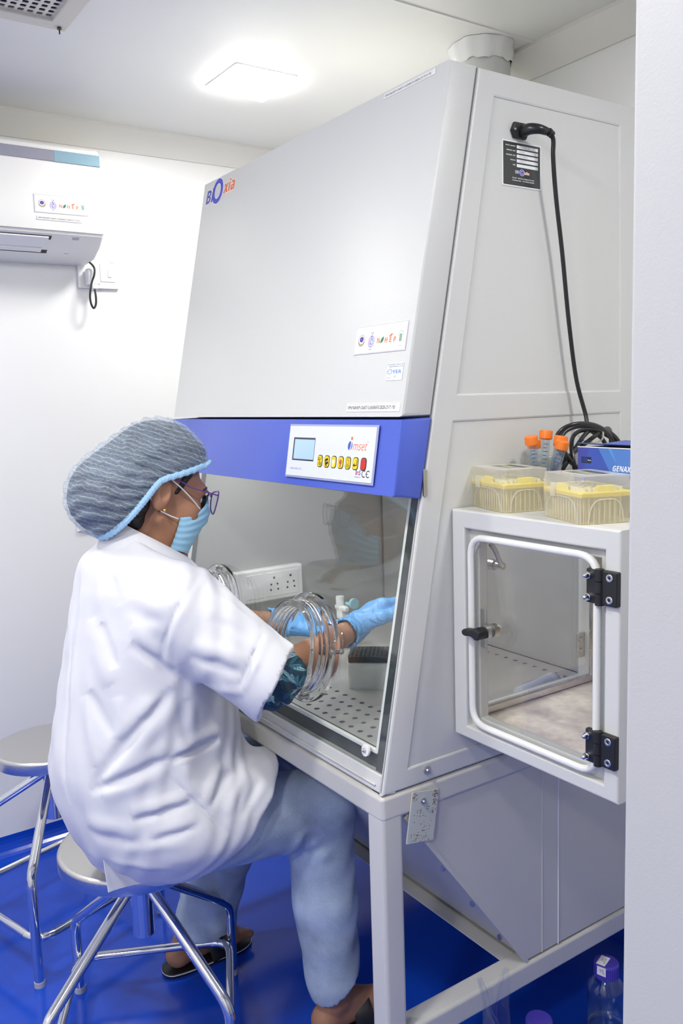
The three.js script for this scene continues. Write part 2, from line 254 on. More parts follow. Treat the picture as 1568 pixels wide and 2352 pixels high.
const panelT = canvasTex(1536, 520, (x, w, h) => {
  x.fillStyle = '#dde1e4'; x.fillRect(0, 0, w, h);
  x.fillStyle = '#35374a'; x.fillRect(96, 120, 420, 240);
  x.fillStyle = '#e7703f'; x.font = 'italic 108px sans-serif'; x.fillText('mset', 1175, 222, 230); x.font = '26px sans-serif'; x.fillText('®', 1410, 150);
  x.fillStyle = '#3f55b8'; x.beginPath(); x.ellipse(1138, 182, 36, 46, 0.3, 0, 7); x.fill(); x.strokeStyle = '#f2f2f2'; x.lineWidth = 12; x.beginPath(); x.moveTo(1128, 232); x.quadraticCurveTo(1165, 190, 1150, 130); x.stroke(); x.fillStyle = '#e7703f'; x.beginPath(); x.arc(1158, 112, 17, 0, 7); x.fill();
  const ys = 350, k = [640, 765, 888, 1010, 1132, 1256, 1386];
  k.forEach((cx, i) => { x.fillStyle = '#3a3422'; x.beginPath(); x.roundRect(cx - 48, ys - 62, 96, 124, 34); x.fill(); x.fillStyle = i === 6 ? '#c9302c' : '#f0d021'; x.beginPath(); x.roundRect(cx - 40, ys - 54, 80, 108, 28); x.fill(); x.fillStyle = '#2b2616'; x.strokeStyle = '#2b2616'; x.lineWidth = 7;
    if (i === 0) { x.font = 'bold 50px sans-serif'; x.fillText('A', cx - 34, ys - 4); x.fillText('M', cx - 6, ys + 46, 40); x.beginPath(); x.moveTo(cx + 28, ys - 40); x.lineTo(cx - 26, ys + 38); x.stroke(); }
    if (i === 1) { for (let q = 0; q < 4; q++) { x.beginPath(); x.ellipse(cx + 18 * Math.cos(q * 1.57 + 0.5), ys + 24 * Math.sin(q * 1.57 + 0.5), 17, 13, q, 0, 7); x.fill(); } x.fillRect(cx - 8, ys + 8, 16, 40); }
    if (i === 2 || i === 3) { x.fillStyle = i === 2 ? '#f2efe2' : '#c05a48'; x.beginPath(); x.arc(cx, ys - 4, 24, 0, 7); x.fill(); x.fillRect(cx - 9, ys + 10, 18, 36); x.strokeStyle = i === 2 ? '#6b6440' : '#8a2c24'; x.lineWidth = 4; for (let q = 0; q < 5; q++) { const a = -2.6 + q * 0.52; x.beginPath(); x.moveTo(cx + 28 * Math.cos(a), ys - 4 + 28 * Math.sin(a)); x.lineTo(cx + 38 * Math.cos(a), ys - 4 + 38 * Math.sin(a)); x.stroke(); } }
    if (i === 4) { x.lineWidth = 5; x.beginPath(); x.ellipse(cx, ys - 16, 20, 30, 0, 0, 7); x.stroke(); for (const q of [-16, 16]) { x.beginPath(); x.arc(cx + q, ys + 30, 11, 0, 7); x.stroke(); } x.beginPath(); x.arc(cx, ys - 24, 5, 0, 7); x.fill(); }
    if (i === 5) { x.lineWidth = 9; x.beginPath(); x.moveTo(cx + 26, ys - 36); x.lineTo(cx + 26, ys + 16); x.lineTo(cx - 16, ys + 16); x.stroke(); x.beginPath(); x.moveTo(cx - 34, ys + 16); x.lineTo(cx - 6, ys - 4); x.lineTo(cx - 6, ys + 36); x.fill(); } });
  x.fillStyle = '#4f63b8'; x.font = '30px sans-serif'; x.fillText('www.imset.co.in', 80, 455);
  x.font = 'bold 62px sans-serif'; x.fillStyle = '#3d4ab0'; x.fillText('I', 1270, 455); x.fillText('S', 1325, 455); x.fillStyle = '#d8324e'; x.fillText('m', 1284, 455, 44); x.fillStyle = '#333'; x.font = '18px sans-serif'; x.fillText('CERTIFIED CO.', 1262, 482, 100);
  x.strokeStyle = '#2a2a30'; x.lineWidth = 9; x.beginPath(); x.arc(1408, 440, 30, 0.9, 5.4); x.stroke(); x.beginPath(); x.arc(1474, 440, 30, 0.9, 5.4); x.stroke(); x.beginPath(); x.moveTo(1446, 440); x.lineTo(1468, 440); x.stroke();
});

// ---------- the safety cabinet ----------
const W = 0.955, Y0 = 0.75, Y1 = 2.0, K = 0.1976, TH = Math.atan(K), BACK = -0.93;
const zf = (y) => -(y - Y0) * K;
const slope = (out = 0) => new THREE.Matrix4().makeTranslation(0, Y0, 0).multiply(new THREE.Matrix4().makeRotationX(-TH)).multiply(new THREE.Matrix4().makeTranslation(0, 0, out));
const sOf = (y) => (y - Y0) / Math.cos(TH);
const onSlope = (g, out) => g.applyMatrix4(slope(out));
const cab = thing('safety_cabinet', 'tall grey glove port safety cabinet with a blue control band', 'safety cabinet', [0, 0, 0]);
{
  // side walls: core sheet with the transfer opening, and a welded frame that stands proud of two recessed panels
  const prof = [[0, Y0], [zf(Y1), Y1], [BACK, Y1], [BACK, Y0]];
  const opening = [[-0.225, 0.85], [-0.545, 0.85], [-0.545, 1.2], [-0.225, 1.2]];
  const frame = (x0, x1, holes) => metric(profX(prof, x0, x1, holes, 0.004));
  const up = [[-0.284, 1.957], [-0.189, 1.445], [-0.632, 1.443], [-0.622, 1.957]], low = [[-0.178, 1.395], [-0.06, 0.787], [-0.633, 0.787], [-0.633, 1.395]];
  const side = part('side_wall', cab);
  mesh('core', metric(profX(prof.map(([z, y]) => [z + (z > -0.5 ? -0.034 : 0.003), y + (y > 1 ? -0.003 : 0.003)]), -0.03, -0.0028, [opening])), M.powder, side);
  mesh('welded_frame', frame(-0.012, 0, [up, low]), M.powder, side);
  const far = part('side_wall', cab);
  mesh('core', metric(profX(prof, -W, -W + 0.03)), M.powder, far);
  mesh('rear_panel', metric(box2(-W + 0.03, -0.03, Y0, Y1, BACK, BACK + 0.02)), M.powder, cab);
  mesh('top_panel', metric(rbox2(-W + 0.002, -0.002, Y1 - 0.02, Y1, BACK, zf(Y1), 0.006)), M.powder, cab);
  mesh('bottom_panel', metric(box2(-W + 0.03, -0.03, Y0, Y0 + 0.012, BACK + 0.02, -0.02)), M.powder, cab);
  // work chamber lining in brushed steel
  const yc = 1.36, t = 0.003;
  mesh('chamber_side', metric(profX([[zf(0.785) - 0.02, 0.785], [zf(yc) - 0.02, yc], [-0.705, yc], [-0.705, 0.785]], -W + 0.03, -W + 0.03 + t)), M.inner, cab);
  mesh('chamber_side', metric(profX([[zf(0.785) - 0.02, 0.785], [zf(yc) - 0.02, yc], [-0.705, yc], [-0.705, 0.785]], -0.03 - t, -0.03, [opening])), M.inner, cab);
  mesh('chamber_back', metric(box2(-W + 0.039, -0.03, 0.785, yc, -0.705 - t, -0.705)), M.inner, cab);
  mesh('chamber_roof', metric(box2(-W + 0.03, -0.03, yc, yc + t, -0.705, zf(yc) - 0.02)), M.inner, cab);
  // tube lamp under the chamber roof, behind the blue band
  const lampZ = -0.21, lp = part('chamber_lamp', cab);
  mesh('tube', cyl(0.008, 0.008, 0.74, -0.477, yc - 0.018, lampZ, 'x', 14), std(lin(0.9, 0.9, 0.9), 0.4, { emissive: LIGHT, emissiveIntensity: 4 }), lp);
  for (const x of [-0.853, -0.101]) mesh('lamp_holder', rbox(0.014, 0.028, 0.026, 0.003, x, yc - 0.016, lampZ), M.white, lp);
  { const a = new THREE.RectAreaLight(LIGHT, CHAMBER, 0.74, 0.03); a.position.set(-0.477, yc - 0.028, lampZ); a.lookAt(-0.477, 0, lampZ - 0.15); a.castShadow = true; scene.add(a); }
  // perforated work tray
  const holes = []; const tx0 = -W + 0.034, tx1 = -0.034;
  const addRow = (z, off = 0) => { for (let x = tx1 - 0.034 - off; x > tx0 + 0.02; x -= 0.032) holes.push(circlePath(x, -z, 0.0062)); };
  for (const z of [-0.062, -0.094, -0.126, -0.158, -0.19]) addRow(z);
  for (const z of [-0.66]) addRow(z);
  const tray = extr(shapeOf([[tx0, 0.035], [tx1, 0.035], [tx1, 0.7], [tx0, 0.7]], holes), 0.003, 0, 4).rotateX(-Math.PI / 2);   // shape y becomes -z
  mesh('work_tray', metric(tray.translate(0, 0.782, 0)), M.steelTray, cab);
  mesh('sump', metric(box2(-W + 0.03, -0.03, 0.762, 0.765, -0.7, -0.03)), M.inner, cab);
  // front: frame strips around the window, all in the sloping front plane
  const s0 = 0, s1 = sOf(1.30), strip = (x0, x1, a, b, d0 = -0.03, d1 = 0) => onSlope(metric(rbox2(x0, x1, a, b, d0, d1, 0.003)), 0);
  const fr = part('window_frame', cab);
  mesh('stile', strip(-0.0115, -0.0005, 0.002, s1), M.powder, fr);
  mesh('stile', strip(-W + 0.0005, -W + 0.022, 0.002, s1), M.powder, fr);
  mesh('sill', strip(-W + 0.022, -0.0115, 0.002, 0.034), M.powder, fr);
  mesh('sill_lip', strip(-W + 0.022, -0.022, 0.012, 0.016, -0.01, 0.004), M.powder, fr);
  mesh('dark_strip', [strip(-0.0375, -0.0117, 0.034, s1, -0.0095, -0.0066), strip(-0.036, -0.0117, 0.034, s1, -0.03, -0.016), strip(-W + 0.022, -W + 0.036, 0.034, s1, -0.03, -0.016), strip(-W + 0.03, -0.03, 0.034, 0.066, -0.03, -0.016)], std(lin(0.045, 0.05, 0.05), 0.5), fr);  // solid dark-coloured strips along the edge of the glass
  const gs = (() => { const q = roundRect(-W + 0.031, -0.0365, 0.062, s1, 0.006); q.holes.push(roundRect(-W + 0.038, -0.0445, 0.07, s1 - 0.008, 0.004, THREE.Path)); return q; })();
  mesh('seal', onSlope(extr(gs, 0.009, 0.002), -0.0155), M.gasket, fr);
  // sloping glass window with the two arm holes
  const ports = [[-0.289, sOf(0.948)], [-0.70, sOf(0.948)]];
  const gl = shapeOf([[-W + 0.024, 0.036], [-0.0125, 0.036], [-0.0125, s1], [-W + 0.024, s1]], ports.map(([x, y]) => circlePath(x, y, 0.083)));
  mesh('window_glass', onSlope(extr(gl, 0.005, 0, 40), -0.006), M.pane, cab);
  for (const x of [-0.062, -W + 0.062]) {
    const b = part('window_bolt', cab), y = sOf(0.812);
    mesh('washer', onSlope(cyl(0.011, 0.011, 0.004, x, y, 0.001, 'z'), 0), M.white, b);
    mesh('screw', onSlope(merge([cyl(0.004, 0.004, 0.006, x, y, 0.004, 'z', 6), new THREE.SphereGeometry(0.0032, 10, 8).translate(x, y, 0.007)]), 0), M.zinc, b);
  }
  // arm ports: clear flange, ribbed collar, bolts
  for (const [x, y] of ports) {
    const p = part('arm_port', cab);
    mesh('flange', onSlope(lathe([[0.08, 0.0], [0.1085, 0.0], [0.1095, 0.001], [0.1095, 0.009], [0.1085, 0.010], [0.08, 0.010], [0.08, 0.0]], 72).rotateX(Math.PI / 2).translate(x, y, 0), 0.001), M.acrylic, p);
    const out = [[0.094, 0.0105]];
    for (let k = 0; k < 3; k++) { const a = 0.014 + k * 0.010; out.push([0.094, a], [0.091, a + 0.0018], [0.091, a + 0.0045], [0.094, a + 0.0063]); }
    out.push([0.094, 0.048], [0.0925, 0.050], [0.082, 0.050], [0.0805, 0.0485], [0.0805, 0.0105]); out[0] = [0.094, 0.0105];
    mesh('collar', onSlope(lathe(out, 72).rotateX(Math.PI / 2).translate(x, y, 0), 0.001), M.acrylic, p);
    for (let k = 0; k < 4; k++) {
      const a = k * Math.PI / 2 + 0.12 + Math.PI / 2, bx = x + 0.101 * Math.cos(a), by = y + 0.101 * Math.sin(a);
      mesh('bolt', onSlope(merge([cyl(0.0035, 0.0035, 0.03, bx, by, 0.002, 'z', 12), cyl(0.0065, 0.0065, 0.005, bx, by, 0.0135, 'z', 6), cyl(0.006, 0.006, 0.004, bx, by, -0.009, 'z', 6)]), 0), M.zinc, p);
    }
  }
  // upper hood: a folded sheet box in front of the body, a little gap behind it
  const hoodP = [[-0.0605, 1.409], [-0.1825, 2.002], [-0.244, 2.002], [-0.1265, 1.409]];
  mesh('front_hood', metric(toCreasedNormals(profX(hoodP, -W, 0, [], 0.006, 4), 0.5)), M.powder, cab);
  mesh('front_panel', metric(profX([[-0.158, 1.40], [-0.272, 1.975], [-0.277, 1.975], [-0.163, 1.40]], -W + 0.03, -0.03)), M.powder, cab);
  // blue band under the hood
  const bp = [[-0.0605, 1.404], [-0.0385, 1.275], [-0.098, 1.266], [-0.1265, 1.4055]];
  mesh('control_band', metric(toCreasedNormals(profX(bp, -W - 0.001, 0.001, [], 0.004, 4), 0.5)), M.powderBlue, cab);
  mesh('side_clip', rbox2(-0.001, 0.0035, 1.27, 1.317, -0.112, -0.104, 0.001), M.zinc, cab);
  // control panel on the blue band
  const a = Math.atan2(0.022, 0.129), bm = new THREE.Matrix4().makeTranslation(-0.2035, 1.342, -0.0495).multiply(new THREE.Matrix4().makeRotationX(-a));
  const cp = part('control_panel', cab); cp.applyMatrix4(bm);
  const cw = 0.291, ch = 0.0985;
  mesh('cover_sheet', rbox(cw + 0.008, ch + 0.008, 0.002, 0.001, 0, 0, 0.0035), std(lin(0.35, 0.38, 0.62), 0.25), cp);
  mesh('spacer', rbox(cw - 0.004, ch - 0.004, 0.004, 0.001, 0, 0, 0.001), M.powderBlue, cp);
  sheet('printed_face', cw, ch, 0.0012, panelT, cp, place(0, 0, 0.005), 0.3);
  mesh('screen', rbox(0.073, 0.039, 0.0012, 0.0005, -cw / 2 + cw * 306 / 1536 + 0.002, ch / 2 - ch * 242 / 520, 0.0057), std(lin(0.30, 0.42, 0.62), 0.2, { emissive: lin(0.45, 0.66, 1.0), emissiveIntensity: 0.2 }), cp);
  [640, 765, 888, 1010, 1132, 1256, 1386].forEach((cx) => {
    const kw = 0.0152, kh = 0.0208, g = extr(roundRect(-kw / 2, kw / 2, -kh / 2, kh / 2, 0.0055), 0.0012, 0.0004, 6), X = -cw / 2 + cw * cx / 1536, Y = ch / 2 - ch * 350 / 520;
    const p = g.attributes.position, uv = g.attributes.uv; for (let i = 0; i < p.count; i++) uv.setXY(i, cx / 1536 + p.getX(i) / cw, 1 - 350 / 520 + p.getY(i) / ch);
    mesh('key', g.translate(X, Y, 0.0053), printed(panelT, 0.3), cp);
  });
  // stickers on the hood: position along the width and height, on the hood's sloping face
  const hs = Math.atan2(0.122, 0.593), hz = (y) => -0.0605 - (y - 1.409) * 0.122 / 0.593;
  const stick = (name, tex, x, y, w, h, out = 0.0006, rot = 0) => sheet(name, w, h, 0.0008, tex, cab, place(x, y, hz(y)).multiply(new THREE.Matrix4().makeRotationX(-hs)).multiply(new THREE.Matrix4().makeRotationZ(rot)).multiply(new THREE.Matrix4().makeTranslation(0, 0, out)), 0.6);
  stick('agency_sticker', agencyT, -0.09, 1.546, 0.152, 0.0515, 0.0012);
  stick('service_sticker', serviceT, -0.0345, 1.4855, 0.045, 0.03, 0.0006);
  stick('inventory_sticker', tagT('VPH/NAHEP-CAAST-CoEARAFS/2020-21/7 /10'), -0.086, 1.4255, 0.158, 0.0155);
  stick('inventory_sticker', tagT('VPH/NAHEP-CAAST-CoEARAFS/2020-21/7(1)/10'), -0.109, 1.993, 0.146, 0.0105);
  // maker's mark: cut-out plate in relief, letters as thin solids
  const nm = part('maker_mark', cab); nm.applyMatrix4(place(-0.852, 1.966, hz(1.966)).multiply(new THREE.Matrix4().makeRotationX(-hs)));
  const word = (t, size, x0, y0, depth, bevel, dz) => { const g = new TextGeometry(t, { font: markFont, size, depth, curveSegments: 5, bevelEnabled: bevel > 0, bevelSize: bevel, bevelThickness: 0.0001, bevelSegments: 1 }); g.applyMatrix4(new THREE.Matrix4().makeShear(0, 0, 0.12, 0, 0, 0)); return g.translate(x0, y0, dz); };
  const oval = (rx, ry, t, depth, dz) => { const q = new THREE.Shape(); q.absellipse(0.0, 0, rx, ry, 0, Math.PI * 2); const h = new THREE.Path(); h.absellipse(0, 0, rx - t, ry - t * 1.05, 0, Math.PI * 2); q.holes.push(h); return extr(q, depth, 0, 40).translate(-0.012, 0.002, dz); };
  mesh('letter_outline', [word('Bi', 0.034, -0.079, -0.020, 0.0003, 0.0022, 0), word('xia', 0.030, 0.022, -0.012, 0.0003, 0.0022, 0), oval(0.031, 0.034, 0.0165, 0.0004, 0)], M.white, nm);
  mesh('letters', word('Bi', 0.034, -0.079, -0.020, 0.0004, 0, 0.0006), std(sC('#4f55a8'), 0.4), nm);
  mesh('ring', oval(0.0285, 0.0315, 0.0115, 0.0004, 0.0006), std(sC('#4a4fc0'), 0.4), nm);
  mesh('letters', word('xia', 0.030, 0.022, -0.012, 0.0004, 0, 0.0006), std(sC('#e8713c'), 0.4), nm);
  // side fittings: base bolts, the power inlet and the rating plate
  mesh('bolt', merge([cyl(0.008, 0.008, 0.004, 0.002, 0.772, -0.1, 'x', 6), new THREE.SphereGeometry(0.0045, 10, 8).translate(0.004, 0.772, -0.1)]), M.zinc, cab);
  sheet('rating_plate', 0.1, 0.0785, 0.001, plateT, cab, place(-0.0022, 1.851, -0.352, 0, Math.PI / 2, 0), 0.3);
  const inl = part('power_inlet', cab);
  mesh('plate', extr(shapeOf([[-0.021, 0], [-0.014, 0.0135], [0.014, 0.0135], [0.021, 0], [0.014, -0.0135], [-0.014, -0.0135]]), 0.008, 0.0015).rotateY(Math.PI / 2).translate(-0.0035, 1.9085, -0.344), M.black, inl);
  for (const z of [-0.328, -0.36]) mesh('screw', cyl(0.0022, 0.0022, 0.002, 0.0052, 1.9085, z, 'x', 10), M.zinc, inl);
  // exhaust collar on the roof
  const ex = part('exhaust_duct', cab); 
  mesh('duct', cyl(0.073, 0.073, 0.34, -0.59, 2.169, -0.82, 'y', 40), M.powder, ex);
  { // tape and putty where the duct meets the ceiling: lumpy ring
    const gg = new THREE.CylinderGeometry(0.084, 0.0765, 0.05, 48, 6, true), p = gg.attributes.position;
    for (let i = 0; i < p.count; i++) { const an = Math.atan2(p.getZ(i), p.getX(i)), n = 1 + 0.03 * Math.sin(an * 5 + p.getY(i) * 90) + 0.022 * Math.sin(an * 11 + 1); p.setX(i, p.getX(i) * n); p.setZ(i, p.getZ(i) * n); if (p.getY(i) < -0.01) p.setY(i, p.getY(i) + 0.003 * Math.sin(an * 7) + 0.002 * Math.sin(an * 17 + 2)); }
    gg.computeVertexNormals(); mesh('sealing_tape', gg.translate(-0.59, 2.314, -0.82), M.white, ex);
  }
  // socket strip on the chamber's inner wall
  const so = part('socket_strip', cab), sx = -W + 0.033;
  mesh('cover', rbox2(sx, sx + 0.028, 0.893, 0.985, -0.40, -0.19, 0.006, 3), M.whiteGloss, so);
  for (const z of [-0.245, -0.305, -0.358]) mesh('module', rbox2(sx + 0.027, sx + 0.0295, 0.905, 0.973, z - 0.026, z + 0.026, 0.002), M.whiteGloss, so);
  const pin = []; for (const z of [-0.358, -0.305]) for (const [dz, y, r] of [[0, 0.957, 0.0035], [-0.01, 0.939, 0.0028], [0.01, 0.939, 0.0028], [-0.0115, 0.924, 0.0028], [0.0115, 0.924, 0.0028]]) pin.push(cyl(r, r, 0.003, sx + 0.029, y, z + dz, 'x', 10));
  for (const g of pin) mesh('socket_hole', g, M.dark, so);
}
// ---------- pass box on the cabinet's side ----------
const pb = part('pass_box', cab);
{
  const X = 0.362, yb = 0.825, yt = 1.2415, zF = -0.17, zB = -0.62, t = 0.03;
  const ox0 = 0.032, ox1 = 0.335, oy0 = 0.848, oy1 = 1.21;
  // shell: front face frame with the door opening, panels for the other sides
  const fs = shapeOf([[0.0, yb], [X, yb], [X, yt], [0.0, yt]], [[[ox0, oy0], [ox0, oy1], [ox1, oy1], [ox1, oy0]]]);
  const shell = [metric(extr(fs, 0.028, 0.003).translate(0, 0, zF - 0.028)), metric(box2(0, X, yt - 0.012, yt - 0.0003, zB, zF - 0.0285)), metric(box2(0, X, yb + 0.0003, yb + 0.012, zB, zF - 0.0285)), metric(box2(0.0, X - 0.013, yb + 0.0125, yt - 0.0125, zB, zB + 0.012)),
    metric(profX([[zF - 0.029, yb + 0.0125], [zB + 0.001, yb + 0.0125], [zB + 0.001, yt - 0.0125], [zF - 0.029, yt - 0.0125]], X - 0.012, X - 0.005)),
    metric(profX([[zF - 0.0285, yb - 0.0002], [zF - 0.0285, yt + 0.0002], [zB, yt + 0.0002], [zB, yb - 0.0002]], X - 0.01, X + 0.0004, [[[zF - 0.045, yb + 0.045], [zB + 0.045, yb + 0.045], [zB + 0.045, yt - 0.045], [zF - 0.045, yt - 0.045]]], 0.003))];
  mesh('shell', shell, M.powder, pb);
  mesh('inner_lining', [metric(box2(0.0, X - 0.014, 0.8375, 0.8405, zB + 0.012, zF - 0.029)), metric(box2(X - 0.0145, X - 0.0125, 0.84, yt - 0.013, zB + 0.012, zF - 0.03)), metric(box2(0.002, X - 0.013, 0.84, yt - 0.013, zB + 0.0125, zB + 0.0145)), metric(box2(0.002, X - 0.013, yt - 0.0145, yt - 0.0125, zB + 0.0125, zF - 0.03))], M.steelLining, pb);
  // rebate step inside the door opening
  const step = shapeOf([[ox0 - 0.004, oy0 - 0.004], [ox1 + 0.004, oy0 - 0.004], [ox1 + 0.004, oy1 + 0.004], [ox0 - 0.004, oy1 + 0.004]], [[[ox0 + 0.022, oy0 + 0.018], [ox0 + 0.022, oy1 - 0.016], [ox1 - 0.018, oy1 - 0.016], [ox1 - 0.018, oy0 + 0.018]]]);
  mesh('door_rebate', metric(extr(step, 0.02, 0.002).translate(0, 0, zF - 0.034)), M.powder, pb);
  // acrylic door with its rounded white seal
  mesh('door_pane', rbox2(ox0 + 0.003, ox1 - 0.004, oy0 + 0.003, oy1 - 0.003, zF - 0.012, zF - 0.004, 0.001), glass({ color: lin(0.98, 0.985, 0.98) }), pb);
  const sx0 = ox0 + 0.018, sx1 = ox1 - 0.012, sy0 = oy0 + 0.012, sy1 = oy1 - 0.012, sz = zF + 0.0015;
  mesh('door_seal', pipe([[sx0, (sy0 + sy1) / 2, sz], [sx0, sy0, sz], [sx1, sy0, sz], [sx1, sy1, sz], [sx0, sy1, sz], [sx0, (sy0 + sy1) / 2 + 0.0004, sz]], 0.0062, 0.034, 10), M.gasket, pb);
  // hinges
  for (const yc of [1.155, 0.906]) {
    const hz = zF + 0.006, xb = 0.331;
    mesh('hinge', [rbox2(0.3075, xb - 0.004, yc - 0.026, yc + 0.026, hz - 0.006, hz + 0.003, 0.002), rbox2(xb + 0.004, 0.3625, yc - 0.026, yc + 0.026, hz - 0.008, hz + 0.003, 0.002), cyl(0.0068, 0.0068, 0.0175, xb, yc + 0.0185, hz + 0.001, 'y', 16), cyl(0.0068, 0.0068, 0.0175, xb, yc, hz + 0.001, 'y', 16), cyl(0.0068, 0.0068, 0.0175, xb, yc - 0.0185, hz + 0.001, 'y', 16)], M.black, pb).userData.label = 'black plastic hinge';
    for (const dy of [-0.0165, 0.0165]) {
      mesh('cap_nut', [cyl(0.0058, 0.0058, 0.005, 0.3135, yc + dy, hz + 0.005, 'z', 6), cyl(0.0045, 0.004, 0.006, 0.3135, yc + dy, hz + 0.0095, 'z', 14), new THREE.SphereGeometry(0.004, 12, 8).translate(0.3135, yc + dy, hz + 0.0125)], M.chrome, pb);
      mesh('hinge_screw', [lathe([[0.0026, 0.0002], [0.0026, 0.0016], [0.0058, 0.0016], [0.006, 0.0002]], 18).rotateX(Math.PI / 2).translate(0.3505, yc + dy, hz + 0.003)], M.zinc, pb);
    }
  }
  // door latch: bracket, nut and black wing lever
  const lx = 0.083, ly = 1.033;
  mesh('latch_bracket', rbox2(0.056, 0.07, ly - 0.035, ly + 0.035, zF - 0.016, zF - 0.013, 0.002), M.zinc, pb);
  mesh('latch_nut', [cyl(0.0135, 0.0135, 0.008, lx, ly, zF + 0.0, 'z', 6), cyl(0.012, 0.012, 0.012, lx + 0.0, ly, zF - 0.018, 'z', 20)], M.zinc, pb);
  const lv = extr((() => { const s = new THREE.Shape(); s.moveTo(0.012, 0.004); s.quadraticCurveTo(0.0, 0.013, -0.014, 0.008); s.quadraticCurveTo(-0.03, 0.010, -0.034, 0.004); s.quadraticCurveTo(-0.036, -0.004, -0.026, -0.005); s.quadraticCurveTo(-0.010, -0.003, -0.004, -0.010); s.quadraticCurveTo(0.010, -0.014, 0.012, 0.004); return s; })(), 0.014, 0.003);
  mesh('latch_lever', [lv.rotateZ(0.12).translate(lx, ly, zF + 0.012), cyl(0.011, 0.011, 0.014, lx, ly, zF + 0.01, 'z', 20)], M.black, pb).userData.label = 'black wing lever';
  // inner transfer door at the cabinet wall: opening frame, clear pane, latch, hinge
  mesh('transfer_frame', metric(profX([[-0.225, 0.842], [-0.566, 0.842], [-0.566, 1.212], [-0.225, 1.212]], -0.008, 0.003, [[[-0.242, 0.857], [-0.242, 1.198], [-0.546, 1.198], [-0.546, 0.857]]], 0.002)), M.steel, pb);
  mesh('transfer_pane', box2(-0.024, -0.018, 0.853, 1.198, -0.544, -0.228), glass(), pb);
  const hx = 0.002, hy = 1.128, hzz = -0.268;
  mesh('transfer_latch', [cyl(0.011, 0.011, 0.014, hx, hy, hzz, 'x', 6), cyl(0.007, 0.007, 0.03, hx + 0.012, hy, hzz, 'x', 14), rope([[hx + 0.026, hy, hzz], [hx + 0.026, hy + 0.012, hzz + 0.01], [hx + 0.024, hy + 0.03, hzz + 0.017], [hx + 0.022, hy + 0.044, hzz + 0.026]], 0.005, 16)], M.zinc, pb);
  mesh('transfer_hinge', [rbox2(-0.018, -0.013, 0.892, 0.945, -0.545, -0.523, 0.001), cyl(0.006, 0.006, 0.003, -0.012, 0.93, -0.534, 'x', 16), cyl(0.006, 0.006, 0.003, -0.012, 0.906, -0.534, 'x', 16)], M.zinc, pb);
}
